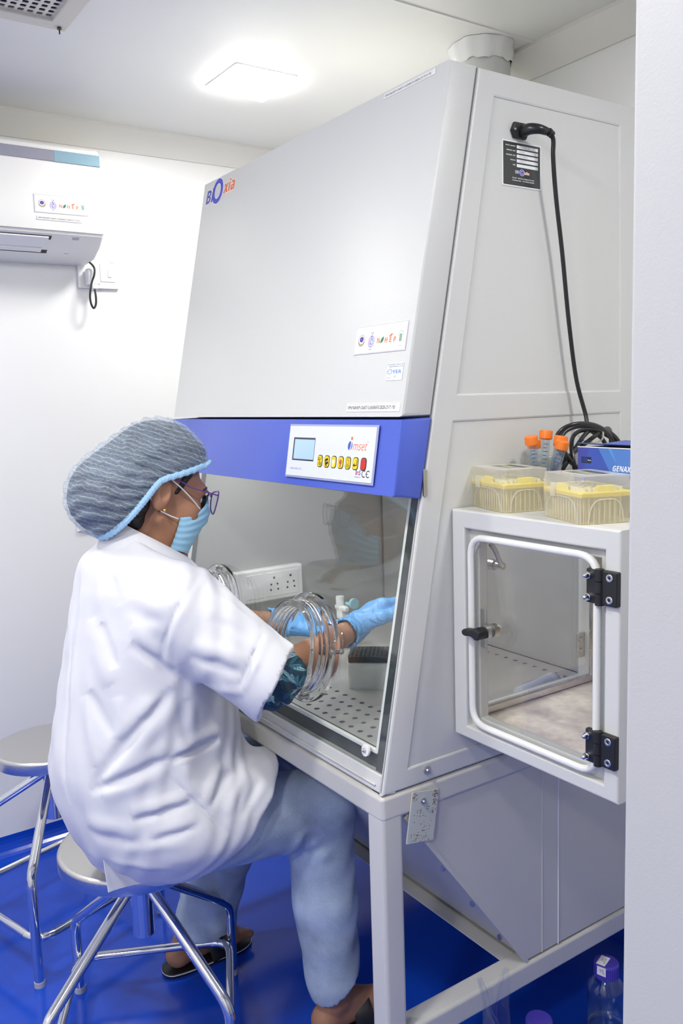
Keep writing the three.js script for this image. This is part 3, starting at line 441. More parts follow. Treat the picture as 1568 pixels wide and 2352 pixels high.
// ---------- stand under the cabinet ----------
const st = thing('cabinet_stand', 'grey welded steel stand carrying the cabinet above a sloping hopper', 'stand', [0, 0, 0]);
{
  const tb = 0.047, xL = -W, zB = BACK, g = (a) => metric(a);
  for (const [x, z] of [[0, 0.002], [0, zB], [xL + tb, 0.002], [xL + tb, zB]]) { const zz = z > -0.1 ? z : zB + tb; mesh('leg', g(rbox2(x - tb, x, 0.03, 0.747, zz - tb, zz, 0.008, 3)), M.powderStand, st); mesh('foot', [cyl(0.018, 0.018, 0.03, x - tb / 2, 0.015, zz - tb / 2, 'y', 16)], M.black, st); }
  mesh('top_rail', g(rbox2(xL, 0, 0.7, 0.747, 0.003 - tb, 0.003, 0.008, 3)), M.powderStand, st);
  mesh('top_rail', g(rbox2(xL, 0, 0.7, 0.747, zB, zB + tb, 0.008, 3)), M.powderStand, st);
  for (const x of [0, xL + tb]) mesh('top_rail', g(rbox2(x - tb, x + 0.001, 0.7, 0.747, zB, 0.002, 0.008, 3)), M.powderStand, st);
  for (const x of [0, xL + tb]) mesh('bottom_rail', g(rbox2(x - tb, x, 0.23, 0.28, zB + 0.01, -0.02, 0.008, 3)), M.powderStand, st);
  mesh('bottom_rail', g(rbox2(xL, 0, 0.23, 0.28, zB, zB + tb, 0.008, 3)), M.powderStand, st);
  // hopper: folded sheet sides and a sloping front sheet with a screwed flange
  const hp = part('hopper', st);
  const prof = [[-0.055, 0.70], [-0.362, 0.285], [-0.90, 0.283], [-0.90, 0.70]];
  mesh('side_sheet', g(profX(prof, -0.0075, -0.0045, [], 0.001)), M.powderStand, hp);
  mesh('side_sheet', g(profX(prof, xL + 0.0045, xL + 0.0075, [], 0.001)), M.powderStand, hp);
  const a = Math.atan2(0.415, 0.307), len = Math.hypot(0.415, 0.307);
  mesh('sloping_sheet', g(profX([[-0.058, 0.70], [-0.364, 0.284], [-0.367, 0.286], [-0.062, 0.70]], xL + 0.008, -0.008)), M.powderStand, hp);
  mesh('fold_rib', g(profX([[-0.052, 0.69], [-0.058, 0.697], [-0.365, 0.284], [-0.360, 0.278]], -0.012, -0.003)), M.powderStand, hp);
  mesh('flange', g(box2(xL + 0.01, -0.006, 0.276, 0.279, -0.362, -0.325)), M.powderStand, hp);
  for (let k = 0; k < 5; k++) mesh('screw', [cyl(0.007, 0.007, 0.004, -0.07 - k * 0.2, 0.274, -0.343, 'y', 8)], M.zinc, hp);
  for (let k = 0; k < 4; k++) { const f = 0.14 + k * 0.25; mesh('screw', [cyl(0.006, 0.006, 0.004, -0.045, 0.694 - f * 0.41, -0.055 - f * 0.303, 'z', 8)], M.zinc, hp); }
  mesh('joint_bead', [sweep([V([-0.0042, 0.285, -0.406]), V([-0.0042, 0.7, -0.406])], 0.0012, 6)], M.powderStand, hp);
  mesh('joint_bead', [sweep([V([-0.0042, 0.283, -0.455]), V([-0.0042, 0.7, -0.455])], 0.0016, 6)], std(lin(0.75, 0.75, 0.74), 0.4), hp);
  mesh('under_pan', g(box2(xL + 0.01, -0.008, 0.27, 0.276, -0.88, -0.36)), M.powderStand, hp);
  // rusty lug plate
  const rustT = canvasTex(256, 384, (x, w, h) => { x.fillStyle = '#c6cac2'; x.fillRect(0, 0, w, h); const sp = (cx, cy, r, n) => { for (let i = 0; i < n; i++) { const an = rnd() * 6.3, q = Math.sqrt(rnd()) * r; x.fillStyle = ['#4a2a1c', '#6b3a22', '#8a5a3a', '#3a2620'][Math.floor(rnd() * 4)]; x.globalAlpha = 0.55 + 0.45 * rnd(); x.beginPath(); x.ellipse(cx + Math.cos(an) * q, cy + Math.sin(an) * q * 1.3, 1.5 + rnd() * 5, 1 + rnd() * 4, an, 0, 7); x.fill(); } x.globalAlpha = 1; };
    sp(30, 34, 26, 26); sp(225, 30, 28, 46); sp(228, 90, 22, 26); sp(226, 150, 20, 14); sp(150, 350, 70, 46); sp(60, 352, 40, 16); sp(100, 150, 16, 10); sp(130, 200, 110, 24); });
  const lp = part('lug_plate', st), lug = new THREE.Mesh(box(0.062, 0.094, 0.003), [M.powderStand, M.powderStand, M.powderStand, M.powderStand, printed(rustT, 0.6), M.powderStand]); lug.name = 'plate'; shade(lug); lug.applyMatrix4(place(0.0035, 0.689, -0.086, 0, Math.PI / 2, -0.17)); lp.add(lug);
  lug.userData.label = 'rust-spotted lug plate';
  mesh('screw', [cyl(0.006, 0.006, 0.005, 0.006, 0.719, -0.086, 'x', 6), new THREE.SphereGeometry(0.0035, 10, 8).translate(0.009, 0.719, -0.086)], M.zinc, lp);
}
// ---------- power cord: from the inlet down to a coil on the pass box ----------
{
  const c = thing('power_cord', 'black mains cord plugged into the cabinet side, spare length coiled on the pass box', 'power cord', [0, 0, 0]);
  mesh('plug', [sweep(new THREE.CatmullRomCurve3([[0.003, 1.907, -0.347], [0.022, 1.907, -0.348], [0.034, 1.905, -0.358], [0.038, 1.902, -0.374]].map(V)).getPoints(16), (t) => 0.0115 - 0.0045 * t, 12, false, (t) => 0.009 - 0.003 * t), cyl(0.0072, 0.0072, 0.004, 0, 0, 0, 'y', 14).rotateX(1.2).translate(0.0385, 1.9012, -0.379), cyl(0.0066, 0.0066, 0.004, 0, 0, 0, 'y', 14).rotateX(0.9).translate(0.0385, 1.8985, -0.385)], M.blackGloss, c);
  mesh('cord', rope([[0.0385, 1.902, -0.376], [0.038, 1.893, -0.389], [0.034, 1.865, -0.394], [0.028, 1.80, -0.408], [0.024, 1.70, -0.43], [0.021, 1.565, -0.454], [0.022, 1.46, -0.475], [0.03, 1.40, -0.49], [0.04, 1.37, -0.49], [0.05, 1.35, -0.515], [0.05, 1.30, -0.545], [0.05, 1.262, -0.53]], 0.0042, 120), M.blackGloss, c);
  const loops = [];
  for (let k = 0; k < 5; k++) { const pts = [], cx = 0.046 + k * 0.009, tilt = (k - 2) * 0.07; for (let i = 0; i < 24; i++) { const a = i / 24 * Math.PI * 2, r1 = 0.073 + 0.006 * Math.sin(k * 2.1), r2 = 0.060 + 0.004 * Math.cos(k * 1.7); pts.push([cx + 0.016 * Math.sin(a * 2 + k), 1.3085 + r2 * Math.sin(a) + 0.004 * k - 0.004, -0.468 + r1 * Math.cos(a) + tilt * 0.08 * Math.sin(a) * 6]); } loops.push(rope(pts, 0.0042, 60, 9, true)); }
  mesh('coil', loops, M.blackGloss, c);
  mesh('tie', [rope([[0.035, 1.374, -0.462], [0.062, 1.378, -0.455], [0.092, 1.372, -0.462], [0.09, 1.352, -0.466], [0.062, 1.346, -0.468], [0.036, 1.354, -0.466]], 0.0017, 40, 8, true)], std(lin(0.7, 0.68, 0.6), 0.4), c);
}
// ---------- air conditioner on the wall ----------
{
  const ac = thing('air_conditioner', 'white split air conditioner with a blue-tinted strip, high on the wall', 'air conditioner', [ROOM.x0, 1.895, 0.3]);
  // cross-section: d = distance from wall, y above the bottom; runs along z
  const z0 = -0.396, z1 = 0.45, sec = [[0.004, 0], [0.10, 0.006], [0.16, 0.032], [0.196, 0.058], [0.203, 0.078], [0.204, 0.14], [0.202, 0.27], [0.198, 0.305], [0.19, 0.312], [0.004, 0.312]];
  const sh = new THREE.Shape(); sec.forEach(([a, b], i) => i ? sh.lineTo(a, b) : sh.moveTo(a, b));
  const body = extr(sh, z1 - z0, 0.007, 8, 3).translate(0, 0, z0);
  mesh('casing', toCreasedNormals(body, 0.6), std(lin(0.83, 0.82, 0.79), 0.32), ac);
  mesh('casing_joint', [box2(0.1985, 0.2032, 0.0655, 0.067, z0 + 0.002, z1 - 0.002)], std(lin(0.4, 0.4, 0.4), 0.5), ac);
  mesh('top_strip', rbox2(0.196, 0.2062, 0.262, 0.293, -0.26, z1 - 0.003, 0.001), std(lin(0.36, 0.36, 0.42), 0.2, { metalness: 0.3 }), ac);
  mesh('protective_film', rbox2(0.1965, 0.2068, 0.2615, 0.2935, z0 + 0.001, -0.259, 0.001), std(lin(0.30, 0.47, 0.55), 0.12, { metalness: 0.2 }), ac).userData.label = 'pale blue plastic film';
  // louver in the sloping underside
  const d0 = [0.10, 0.006], d1 = [0.196, 0.058], u = V([d1[0] - d0[0], d1[1] - d0[1], 0]).normalize(), ang = Math.atan2(u.y, u.x);
  const onUnder = (g, along, out) => g.applyMatrix4(new THREE.Matrix4().makeTranslation(d0[0] + u.x * along + u.y * out, d0[1] + u.y * along - u.x * out, 0).multiply(new THREE.Matrix4().makeRotationZ(ang)));
  mesh('dark_louver_sheet', onUnder(box2(-0.040, 0.04, -0.002, 0.002, -0.24, z1 - 0.06), 0.06, 0.0012), std(lin(0.05, 0.045, 0.042), 0.6), ac);  // dark slab, its colour stands in for the shade behind the louvers
  mesh('louver', onUnder(rbox2(-0.022, 0.026, -0.004, 0.002, -0.232, z1 - 0.065, 0.002), 0.072, 0.003), M.white, ac);
  mesh('louver', onUnder(rbox2(-0.009, 0.009, -0.004, 0.002, -0.222, z1 - 0.065, 0.002), 0.036, 0.003), M.white, ac);
  mesh('receiver_window', onUnder(rbox2(-0.012, 0.012, -0.001, 0.001, -0.322, -0.302, 0.0005), 0.092, 0.0015), std(lin(0.42, 0.42, 0.45), 0.25), ac);
  for (const [a, b, w] of [[0.066, -0.31, 0.004], [0.058, -0.309, 0.004], [0.043, -0.305, 0.016], [0.024, -0.3, 0.015]]) mesh('indicator', onUnder(rbox2(-0.0015, 0.0015, -0.001, 0.001, b - w / 2, b + w / 2, 0.0005), a, 0.0012), std(lin(0.3, 0.3, 0.32), 0.4), ac);
  sheet('agency_sticker', 0.158, 0.051, 0.0008, agencyT, ac, place(0.2052, 0.14, -0.271, 0, Math.PI / 2, 0.012), 0.4);
  sheet('inventory_sticker', 0.134, 0.011, 0.0005, tagT('VPH/NAHEP-CAAST-CoEARAFS/2020-21/7/18'), ac, place(0.2050, 0.099, -0.264, 0, Math.PI / 2, 0), 0.4);
  ac.children[0].userData = {};
}
{ // wall outlet, its plug and cord
  const o = thing('wall_outlet', 'square white wall outlet beneath the air conditioner', 'outlet', [ROOM.x0, 1.872, -0.135]);
  mesh('plate', rbox(0.012, 0.094, 0.134, 0.003, 0.006, 0, 0), M.whiteGloss, o);
  mesh('module', rbox(0.004, 0.058, 0.05, 0.002, 0.013, 0.004, -0.03), M.whiteGloss, o); mesh('switch', rbox(0.006, 0.024, 0.013, 0.002, 0.015, 0.002, -0.036), M.whiteGloss, o);
  sheet('mark', 0.016, 0.006, 0.0004, canvasTex(64, 24, (x) => { x.fillStyle = '#fdfdfd'; x.fillRect(0, 0, 64, 24); x.fillStyle = '#8aa6c8'; x.fillRect(4, 8, 56, 9); }), o, place(0.0125, 0.038, -0.047, 0, Math.PI / 2, 0));
  const c = thing('looped_mains_lead', 'thin dark looped cord below the air conditioner ending in a white plug', 'lead', [0, 0, 0]);
  mesh('plug', [rbox2(ROOM.x0 + 0.0155, ROOM.x0 + 0.05, 1.832, 1.884, -0.128, -0.088, 0.006), rbox2(ROOM.x0 + 0.02, ROOM.x0 + 0.052, 1.818, 1.834, -0.12, -0.098, 0.004)], M.white, c);
  const X = ROOM.x0;
  mesh('cord', rope([[X + 0.05, 1.905, -0.082], [X + 0.06, 1.899, -0.092], [X + 0.062, 1.882, -0.105], [X + 0.066, 1.86, -0.102], [X + 0.066, 1.835, -0.092], [X + 0.062, 1.79, -0.085], [X + 0.058, 1.765, -0.090], [X + 0.055, 1.757, -0.097], [X + 0.05, 1.768, -0.106], [X + 0.045, 1.79, -0.110], [X + 0.04, 1.82, -0.109]], 0.0034, 70), M.blackGloss, c);
  const s = thing('light_switch', 'small white switch plate on the wall behind the hair cap', 'switch', [ROOM.x0, 1.075, -0.05]);
  mesh('plate', rbox(0.01, 0.085, 0.085, 0.003, 0.005, 0, 0), M.whiteGloss, s); mesh('rocker', rbox(0.006, 0.04, 0.02, 0.002, 0.012, 0, 0.012), M.whiteGloss, s);
}
{ // ceiling vent
  const v = thing('ceiling_vent', 'square metal ceiling vent with a perforated grille', 'vent', [-0.825, ROOM.h, 0.30]), h = 0.155, f = 0.042;
  const q = roundRect(-h, h, -h, h, 0.004); q.holes.push(roundRect(-h + f, h - f, -h + f, h - f, 0.002, THREE.Path));
  mesh('frame', extr(q, 0.022, 0.003).rotateX(Math.PI / 2), std(lin(0.66, 0.63, 0.55), 0.45, { roughnessMap: null }), v);
  const gs = shapeOf([[-h + f, -h + f], [h - f, -h + f], [h - f, h - f], [-h + f, h - f]]); const n = 11, w = 2 * (h - f) / n;
  for (let i = 0; i < n; i++) for (let j = 0; j < n; j++) { const cx = -h + f + (i + 0.5) * w, cy = -h + f + (j + 0.5) * w; gs.holes.push(roundRect(cx - w * 0.33, cx + w * 0.33, cy - w * 0.33, cy + w * 0.33, w * 0.16, THREE.Path)); }
  mesh('grille', extr(gs, 0.002, 0, 3).rotateX(Math.PI / 2).translate(0, -0.012, 0), std(lin(0.68, 0.65, 0.57), 0.45), v);
  mesh('dark_duct_sheet', box2(-h + f, h - f, -0.004, -0.001, -h + f, h - f), std(lin(0.02, 0.02, 0.06), 0.7), v);  // near-black sheet, its colour stands in for the shade inside the duct
  for (const [a, b] of [[-1, -1], [1, -1], [-1, 1], [1, 1]]) mesh('screw', [cyl(0.006, 0.0045, 0.004, a * (h - 0.02), -0.024, b * (h - 0.02), 'y', 10), cyl(0.0018, 0.0018, 0.014, a * (h - 0.02), -0.03, b * (h - 0.02), 'y', 8)], std(lin(0.12, 0.1, 0.08), 0.5, { metalness: 0.8 }), v);
}
// ---------- steel stools ----------
function stool(label, cx, cz, seatY, turn, r, hubY, R, kneeY, ringY) {
  const s = thing('steel_stool', label, 'stool', [cx, 0, cz], 'round steel stools'); s.rotation.y = turn;
  mesh('seat', lathe([[0, -0.004], [R - 0.03, -0.004], [R - 0.013, -0.036], [R - 0.004, -0.036], [R - 0.0005, -0.033], [R, -0.008], [R - 0.003, -0.002], [R - 0.01, 0], [0, 0]].map(([a, b]) => [a, b + seatY]), 64), M.seatSteel, s);
  mesh('spindle', cyl(0.012, 0.012, seatY - hubY + 0.02, 0, (seatY + hubY) / 2 - 0.02, 0, 'y', 16), M.zinc, s);
  mesh('hub', cyl(0.024, 0.024, 0.14, 0, hubY - 0.07, 0, 'y', 24), M.chrome, s);
  for (let k = 0; k < 4; k++) { const a = k * Math.PI / 2, c = Math.cos(a), n = Math.sin(a), p = (d, y) => [c * d, y, n * d];
    mesh('leg', pipe([p(0.02, hubY - 0.012), p(r, kneeY), p(r, 0.012)], 0.0125, 0.035), M.chrome, s);
    mesh('leg_tip', cyl(0.0135, 0.0135, 0.014, c * r, 0.007, n * r, 'y', 16), std(lin(0.45, 0.46, 0.48), 0.4), s); }
  const q = r * 0.98, pts = []; for (let k = 0; k < 4; k++) { const a = k * Math.PI / 2; pts.push([Math.cos(a) * q, ringY, Math.sin(a) * q]); }
  mesh('footrest', pipe(pts, 0.0105, 0.05, 12, true), M.chrome, s);
  return s;
}
stool('low round steel stool under the seated person', -0.613, 0.228, 0.485, 0.3186, 0.267, 0.40, 0.173, 0.19, 0.092);
stool('taller empty round steel stool by the wall', -1.19, 0.258, 0.532, -0.493, 0.275, 0.455, 0.148, 0.29, 0.115);
// ---------- things on the pass box ----------
const TOP = 1.2415;
const clearPP = (tint, t = 0.62) => glass({ color: tint, roughness: 0.38, ior: 1.45, thickness: 0, transmission: t });
function tipBox(label, x, z, turn, hinge) {
  const b = thing('tip_box', label, 'tip box', [x, TOP, z], 'pipette tip boxes on the pass box'); b.rotation.y = turn;
  const w = 0.125, d = 0.089, hb = 0.047, hl = 0.026;
  const PP = clearPP(lin(0.92, 0.87, 0.68), 0.7), PPl = clearPP(lin(0.95, 0.94, 0.88), 0.8);
  // body: a tapered tray of four walls and a floor
  const tray = (w0, d0, w1, d1, y0, y1, r, open) => { const q = (W2, D2, y) => { const o = []; const s = roundRect(-W2 / 2, W2 / 2, -D2 / 2, D2 / 2, r).getPoints(5); for (const p of s) o.push([p.x, y, p.y]); return o; };
    const A = q(w0, d0, y0), B = q(w1, d1, y1), pos = [], idx = []; A.forEach((p) => pos.push(...p)); B.forEach((p) => pos.push(...p)); const n = A.length;
    for (let i = 0; i < n; i++) { const j = (i + 1) % n; idx.push(i, n + i, j, j, n + i, n + j); }
    const cap = open === 'up' ? 0 : n, c = pos.length / 3; pos.push(0, open === 'up' ? y0 : y1, 0); for (let i = 0; i < n; i++) { const j = (i + 1) % n; idx.push(c, cap + i, cap + j); }
    const g = new THREE.BufferGeometry(); g.setAttribute('position', new THREE.Float32BufferAttribute(pos, 3)); g.setIndex(idx); g.computeVertexNormals(); return toCreasedNormals(g, 0.6); };
  mesh('body', tray(w - 0.006, d - 0.006, w - 0.002, d - 0.002, 0.0005, hb, 0.005, 'up'), PP, b);
  // arched relief ribs on the walls
  const ribs = []; for (const s of [-1, 1]) { ribs.push(rope([[s * 0.050, 0.002, d / 2 - 0.0025], [s * 0.043, 0.028, d / 2 - 0.0015], [s * 0.030, 0.037, d / 2 - 0.0012], [0, 0.039, d / 2 - 0.001]], 0.0012, 24, 6)); ribs.push(rope([[w / 2 - 0.0025, 0.002, s * 0.030], [w / 2 - 0.0015, 0.026, s * 0.025], [w / 2 - 0.0012, 0.036, s * 0.016], [w / 2 - 0.001, 0.038, 0]], 0.0012, 24, 6)); }
  for (const r of ribs) mesh('rib', r, PPl, b);
  mesh('tip_plate', [rbox(w - 0.004, 0.009, d - 0.004, 0.002, 0, hb - 0.002, 0), rbox(0.03, 0.012, 0.004, 0.0015, 0.0, hb + 0.006, d / 2 - 0.005), rbox(0.004, 0.012, 0.03, 0.0015, w / 2 - 0.005, hb + 0.006, 0)], std(lin(0.92, 0.78, 0.05), 0.4), b).userData.label = 'yellow tip plate';
  const rows = []; for (let i = 0; i < 12; i++) for (let j = 0; j < 8; j++) { const X = (i - 5.5) * 0.0088, Z = (j - 3.5) * 0.0088; if (i > 0 && i < 11 && j > 0 && j < 7 && (i + j) % 2) continue; rows.push(cyl(0.0006, 0.0024, 0.042, X, hb - 0.027, Z, 'y', 6), cyl(0.0036, 0.0034, 0.006, X, hb + 0.005, Z, 'y', 8)); }
  const tips = mesh('tips', rows, std(lin(0.82, 0.78, 0.58), 0.5), b); tips.userData.kind = 'stuff';
  mesh('lid', tray(w, d, w - 0.003, d - 0.003, hb, hb + hl, 0.010, 'down'), PPl, b);
  const lab = canvasTex(512, 256, (x) => { x.fillStyle = '#9a9a8c'; x.fillRect(0, 0, 512, 256); x.fillStyle = '#4b4e46'; x.fillRect(16, 20, 480, 70); x.fillStyle = '#c7cc40'; x.fillRect(30, 110, 240, 26); x.fillRect(300, 150, 120, 18); x.fillStyle = '#33352e'; for (let i = 0; i < 5; i++) x.fillRect(30, 160 + i * 16, 150 + (i * 53) % 90, 7); });
  sheet('top_label', 0.075, 0.045, 0.0006, lab, b, place(0.004, hb + hl + 0.0006, 0, -Math.PI / 2, 0, 0));
  mesh('clasp', [rbox(0.015, 0.022, 0.0025, 0.001, hinge, hb + 0.001, d / 2 + 0.0012)], PPl, b);
  return b;
}
tipBox('yellow clear pipette tip box next to the cabinet wall', 0.066, -0.246, -0.30, -0.03);
tipBox('yellow clear pipette tip box in front of the blue carton', 0.247, -0.232, -0.36, -0.022);
{ // beaker with orange-capped tubes
  const bk = thing('beaker', 'clear plastic beaker holding the orange-capped tubes', 'beaker', [0.058, TOP, -0.338]);
  mesh('wall', lathe([[0, 0.001], [0.03, 0.001], [0.032, 0.003], [0.036, 0.085], [0.0365, 0.086], [0.0352, 0.086], [0.0305, 0.0035], [0, 0.003]], 40), glass({ color: lin(0.95, 0.96, 0.95), roughness: 0.08 }), bk);
  const P = [[-0.012, 0.012, -0.20, 0.22, 0.008, 'orange-capped centrifuge tube leaning leftmost in the beaker'], [-0.014, -0.010, -0.02, 0.05, -0.002, 'orange-capped centrifuge tube second from left, low in the beaker'], [0.004, -0.018, 0.14, -0.16, 0.014, 'orange-capped centrifuge tube standing highest at the back of the beaker'], [0.016, 0.006, 0.26, 0.10, 0.006, 'orange-capped centrifuge tube leaning toward the tip boxes'], [0.010, 0.016, 0.30, 0.30, 0.0, 'orange-capped centrifuge tube at the front, scale marks showing'], [0.018, -0.012, 0.36, -0.22, 0.002, 'orange-capped centrifuge tube leaning rightmost, by the coiled cord']];
  // offsets run along the viewing width: u across, v toward the viewer
  P.forEach(([u, v, lu, lv, up, label]) => {
    const U = V([0.56, 0, -0.83]), F = V([0.83, 0, 0.56]);
    const base = V([0.058, TOP + 0.006 + up, -0.338]).addScaledVector(U, u * 0.8).addScaledVector(F, v * 0.8), dir = V([0, 1, 0]).addScaledVector(U, lu * 0.7).addScaledVector(F, lv * 0.55).normalize();
    const t = thing('centrifuge_tube', label, 'tube', base.toArray(), 'orange-capped tubes in the beaker'); t.quaternion.setFromUnitVectors(V([0, 1, 0]), dir); t.scale.set(1.12, 1.0, 1.12);
    mesh('tube', lathe([[0, 0], [0.0025, 0.001], [0.0076, 0.018], [0.008, 0.02], [0.008, 0.1], [0.0072, 0.1], [0.0072, 0.02], [0.002, 0.003], [0, 0.003]], 24), glass({ color: lin(0.93, 0.95, 0.97), roughness: 0.06 }), t);
    const mk = []; for (let k = 0; k < 9; k++) mk.push(box2(-0.004, k % 2 ? 0.001 : 0.004, 0.03 + k * 0.007, 0.0312 + k * 0.007, 0.0078, 0.0083).rotateY(0.9)); mesh('scale_print', mk, std(lin(0.1, 0.12, 0.3), 0.5), t);
    const cap = [[0, 0.112], [0.0098, 0.112], [0.0106, 0.1105], [0.0108, 0.097], [0.0098, 0.096], [0.009, 0.096]]; mesh('cap', lathe(cap, 28), std(lin(0.9, 0.22, 0.025), 0.35), t);
  });
}
{ // blue carton
  const face = canvasTex(768, 640, (x, w, h) => {
    x.fillStyle = '#3d55ae'; x.fillRect(0, 0, w, h); const patch = (c, a, pts) => { x.fillStyle = c; x.globalAlpha = a; x.beginPath(); pts.forEach(([p, q], i) => i ? x.lineTo(p, q) : x.moveTo(p, q)); x.fill(); x.globalAlpha = 1; };
    patch('#5fa0e0', 0.5, [[260, 0], [420, 0], [560, 330], [470, 330]]); patch('#6db2ea', 0.45, [[380, 0], [768, 0], [768, 200], [560, 260]]); patch('#2c3a8c', 0.6, [[0, 420], [768, 330], [768, 640], [0, 640]]); patch('#262f74', 0.6, [[0, 540], [768, 440], [768, 640], [0, 640]]); patch('#5a62b8', 0.5, [[0, 300], [300, 240], [500, 400], [0, 470]]); patch('#4a3f96', 0.5, [[0, 0], [150, 0], [0, 400]]);
    x.fillStyle = '#1d2440'; x.fillRect(46, 92, 128, 62); x.fillStyle = '#33479a'; x.font = 'bold 58px sans-serif'; x.fillText('150', 48, 143, 74); x.fillStyle = '#e8ecf4'; x.font = 'bold 18px sans-serif'; x.fillText('Microns', 128, 130, 42);
    x.fillStyle = '#f0f3fa'; x.font = 'italic bold 74px sans-serif'; x.fillText('GENAXY', 430, 215, 250); x.font = '14px sans-serif'; x.fillText('®', 690, 160); x.font = '28px sans-serif'; x.fillText('SCIENTIFIC PVT. LTD.', 440, 252, 230);
    x.fillStyle = '#eef0f2'; x.fillRect(640, 430, 62, 44); x.fillStyle = '#c8342c'; x.fillRect(640, 474, 62, 14); x.fillStyle = '#333'; for (let i = 0; i < 4; i++) x.fillRect(650, 438 + i * 9, 40, 4); x.fillStyle = '#e4e8f0'; x.font = '32px sans-serif'; x.fillText('www.genaxy.com', 440, 570, 250);
  });
  const c = thing('carton', 'blue printed carton box behind the tip boxes', 'carton', [0.2435, TOP, -0.352]); c.rotation.y = -0.10;
  const w = 0.137, h = 0.107, d = 0.11, blue = std(lin(0.05, 0.09, 0.40), 0.4), m = new THREE.Mesh(box(w, h, d, 0, h / 2, 0), [blue, blue, blue, blue, printed(face, 0.3), blue]); m.name = 'box'; shade(m); c.add(m);
  mesh('top_flap', [rbox(w, 0.0016, d * 0.52, 0.0005, 0, 0, 0).rotateX(0.06).translate(0, h + 0.004, -d * 0.24), rbox(w, 0.0016, d * 0.5, 0.0005, 0, 0, 0).rotateX(-0.10).translate(0, h + 0.0045, d * 0.25)], blue, c);
  mesh('worn_edge', [box(w + 0.0006, 0.0018, 0.0012, 0, h + 0.0012, d / 2 + 0.0001)], std(lin(0.7, 0.7, 0.72), 0.7), c);
}
// ---------- bottles and bag under the cabinet ----------
function labBottle(label, x, z, R, H, level) {
  const b = thing('reagent_bottle', label, 'bottle', [x, 0, z], 'reagent bottles on the floor'), hs = H * 0.62;
  const o = [[0, 0.002], [R * 0.9, 0.0], [R, 0.006], [R, hs], [R * 0.93, hs + 0.016], [R * 0.6, hs + 0.034], [0.0185, hs + 0.042], [0.0185, H - 0.006]];
  const inn = o.slice().reverse().map(([a, y]) => [Math.max(0, a - 0.003), Math.min(H - 0.006, y + (y < 0.01 ? 0.004 : 0))]);
  mesh('glass', lathe([...o, ...inn], 40), glass({ roughness: 0.02, color: lin(0.9, 0.94, 0.95) }), b);
  if (level) mesh('liquid', lathe([[0, 0.008], [R - 0.005, 0.008], [R - 0.004, 0.012], [R - 0.004, level], [0, level]], 32), glass({ thickness: 0.05, ior: 1.33 }), b);
  const cap = part('cap', b), n = 36, pts = []; for (let k = 0; k < n * 2; k++) { const a = k / (n * 2) * Math.PI * 2, r = k % 2 ? 0.0275 : 0.0265; pts.push([Math.cos(a) * r, Math.sin(a) * r]); }
  mesh('grip', extr(shapeOf(pts), 0.028, 0).rotateX(-Math.PI / 2).translate(0, H - 0.03, 0), std(lin(0.07, 0.05, 0.42), 0.35), cap);
  mesh('crown', lathe([[0.027, H - 0.003], [0.026, H + 0.001], [0.023, H + 0.003], [0, H + 0.003]], 32), std(lin(0.07, 0.05, 0.42), 0.35), cap);
  return [b, H];
}
{
  const [b, H] = labBottle('clear reagent bottle with a violet cap carrying a white paper label', 0.0, -0.608, 0.043, 0.178, 0.03);
  const note = canvasTex(128, 192, (x) => { x.fillStyle = '#f3f3f0'; x.fillRect(0, 0, 128, 192); x.fillStyle = '#3a3f70'; x.font = 'italic bold 34px serif'; x.save(); x.translate(30, 40); x.rotate(1.4); x.fillText('NSS', 10, 0); x.fillText('20/1/22', 0, -36, 120); x.restore(); });
  sheet('paper_label', 0.02, 0.034, 0.0006, note, b, place(-0.004, H + 0.0034, 0.006, -Math.PI / 2, 0.3, 0)); 
  sheet('paper_label', 0.02, 0.02, 0.0006, note, b, place(0.0075, H - 0.0075, 0.0262, 0, 0.28, 0));
  labBottle('clear reagent bottle with a violet cap beside the plastic bag', 0.028, -0.362, 0.043, 0.172, 0.0);
  // crumpled clear bag
  const g = new THREE.PlaneGeometry(0.1, 0.26, 14, 30), p = g.attributes.position;
  for (let i = 0; i < p.count; i++) { const u = p.getX(i) / 0.1, v = p.getY(i) / 0.26 + 0.5, wd = 0.1 + 0.9 * Math.pow(1 - v, 0.8); p.setXYZ(i, u * 0.11 * wd + 0.012 * Math.sin(v * 7), v * 0.325, 0.03 * Math.sin(u * 9 + v * 5) * wd + 0.012 * Math.sin(v * 23 + u * 11) * wd - 0.05 * v * v); }
  g.computeVertexNormals();
  const bag = tag(mesh('plastic_bag', [g, g.clone().rotateY(Math.PI / 2.3)], glass({ color: lin(0.92, 0.94, 0.97), roughness: 0.22 })), 'crumpled clear plastic bag on the floor against the stand rail', 'plastic bag');
  bag.position.set(0.062, 0.001, -0.232); bag.rotation.y = 0.9;
}
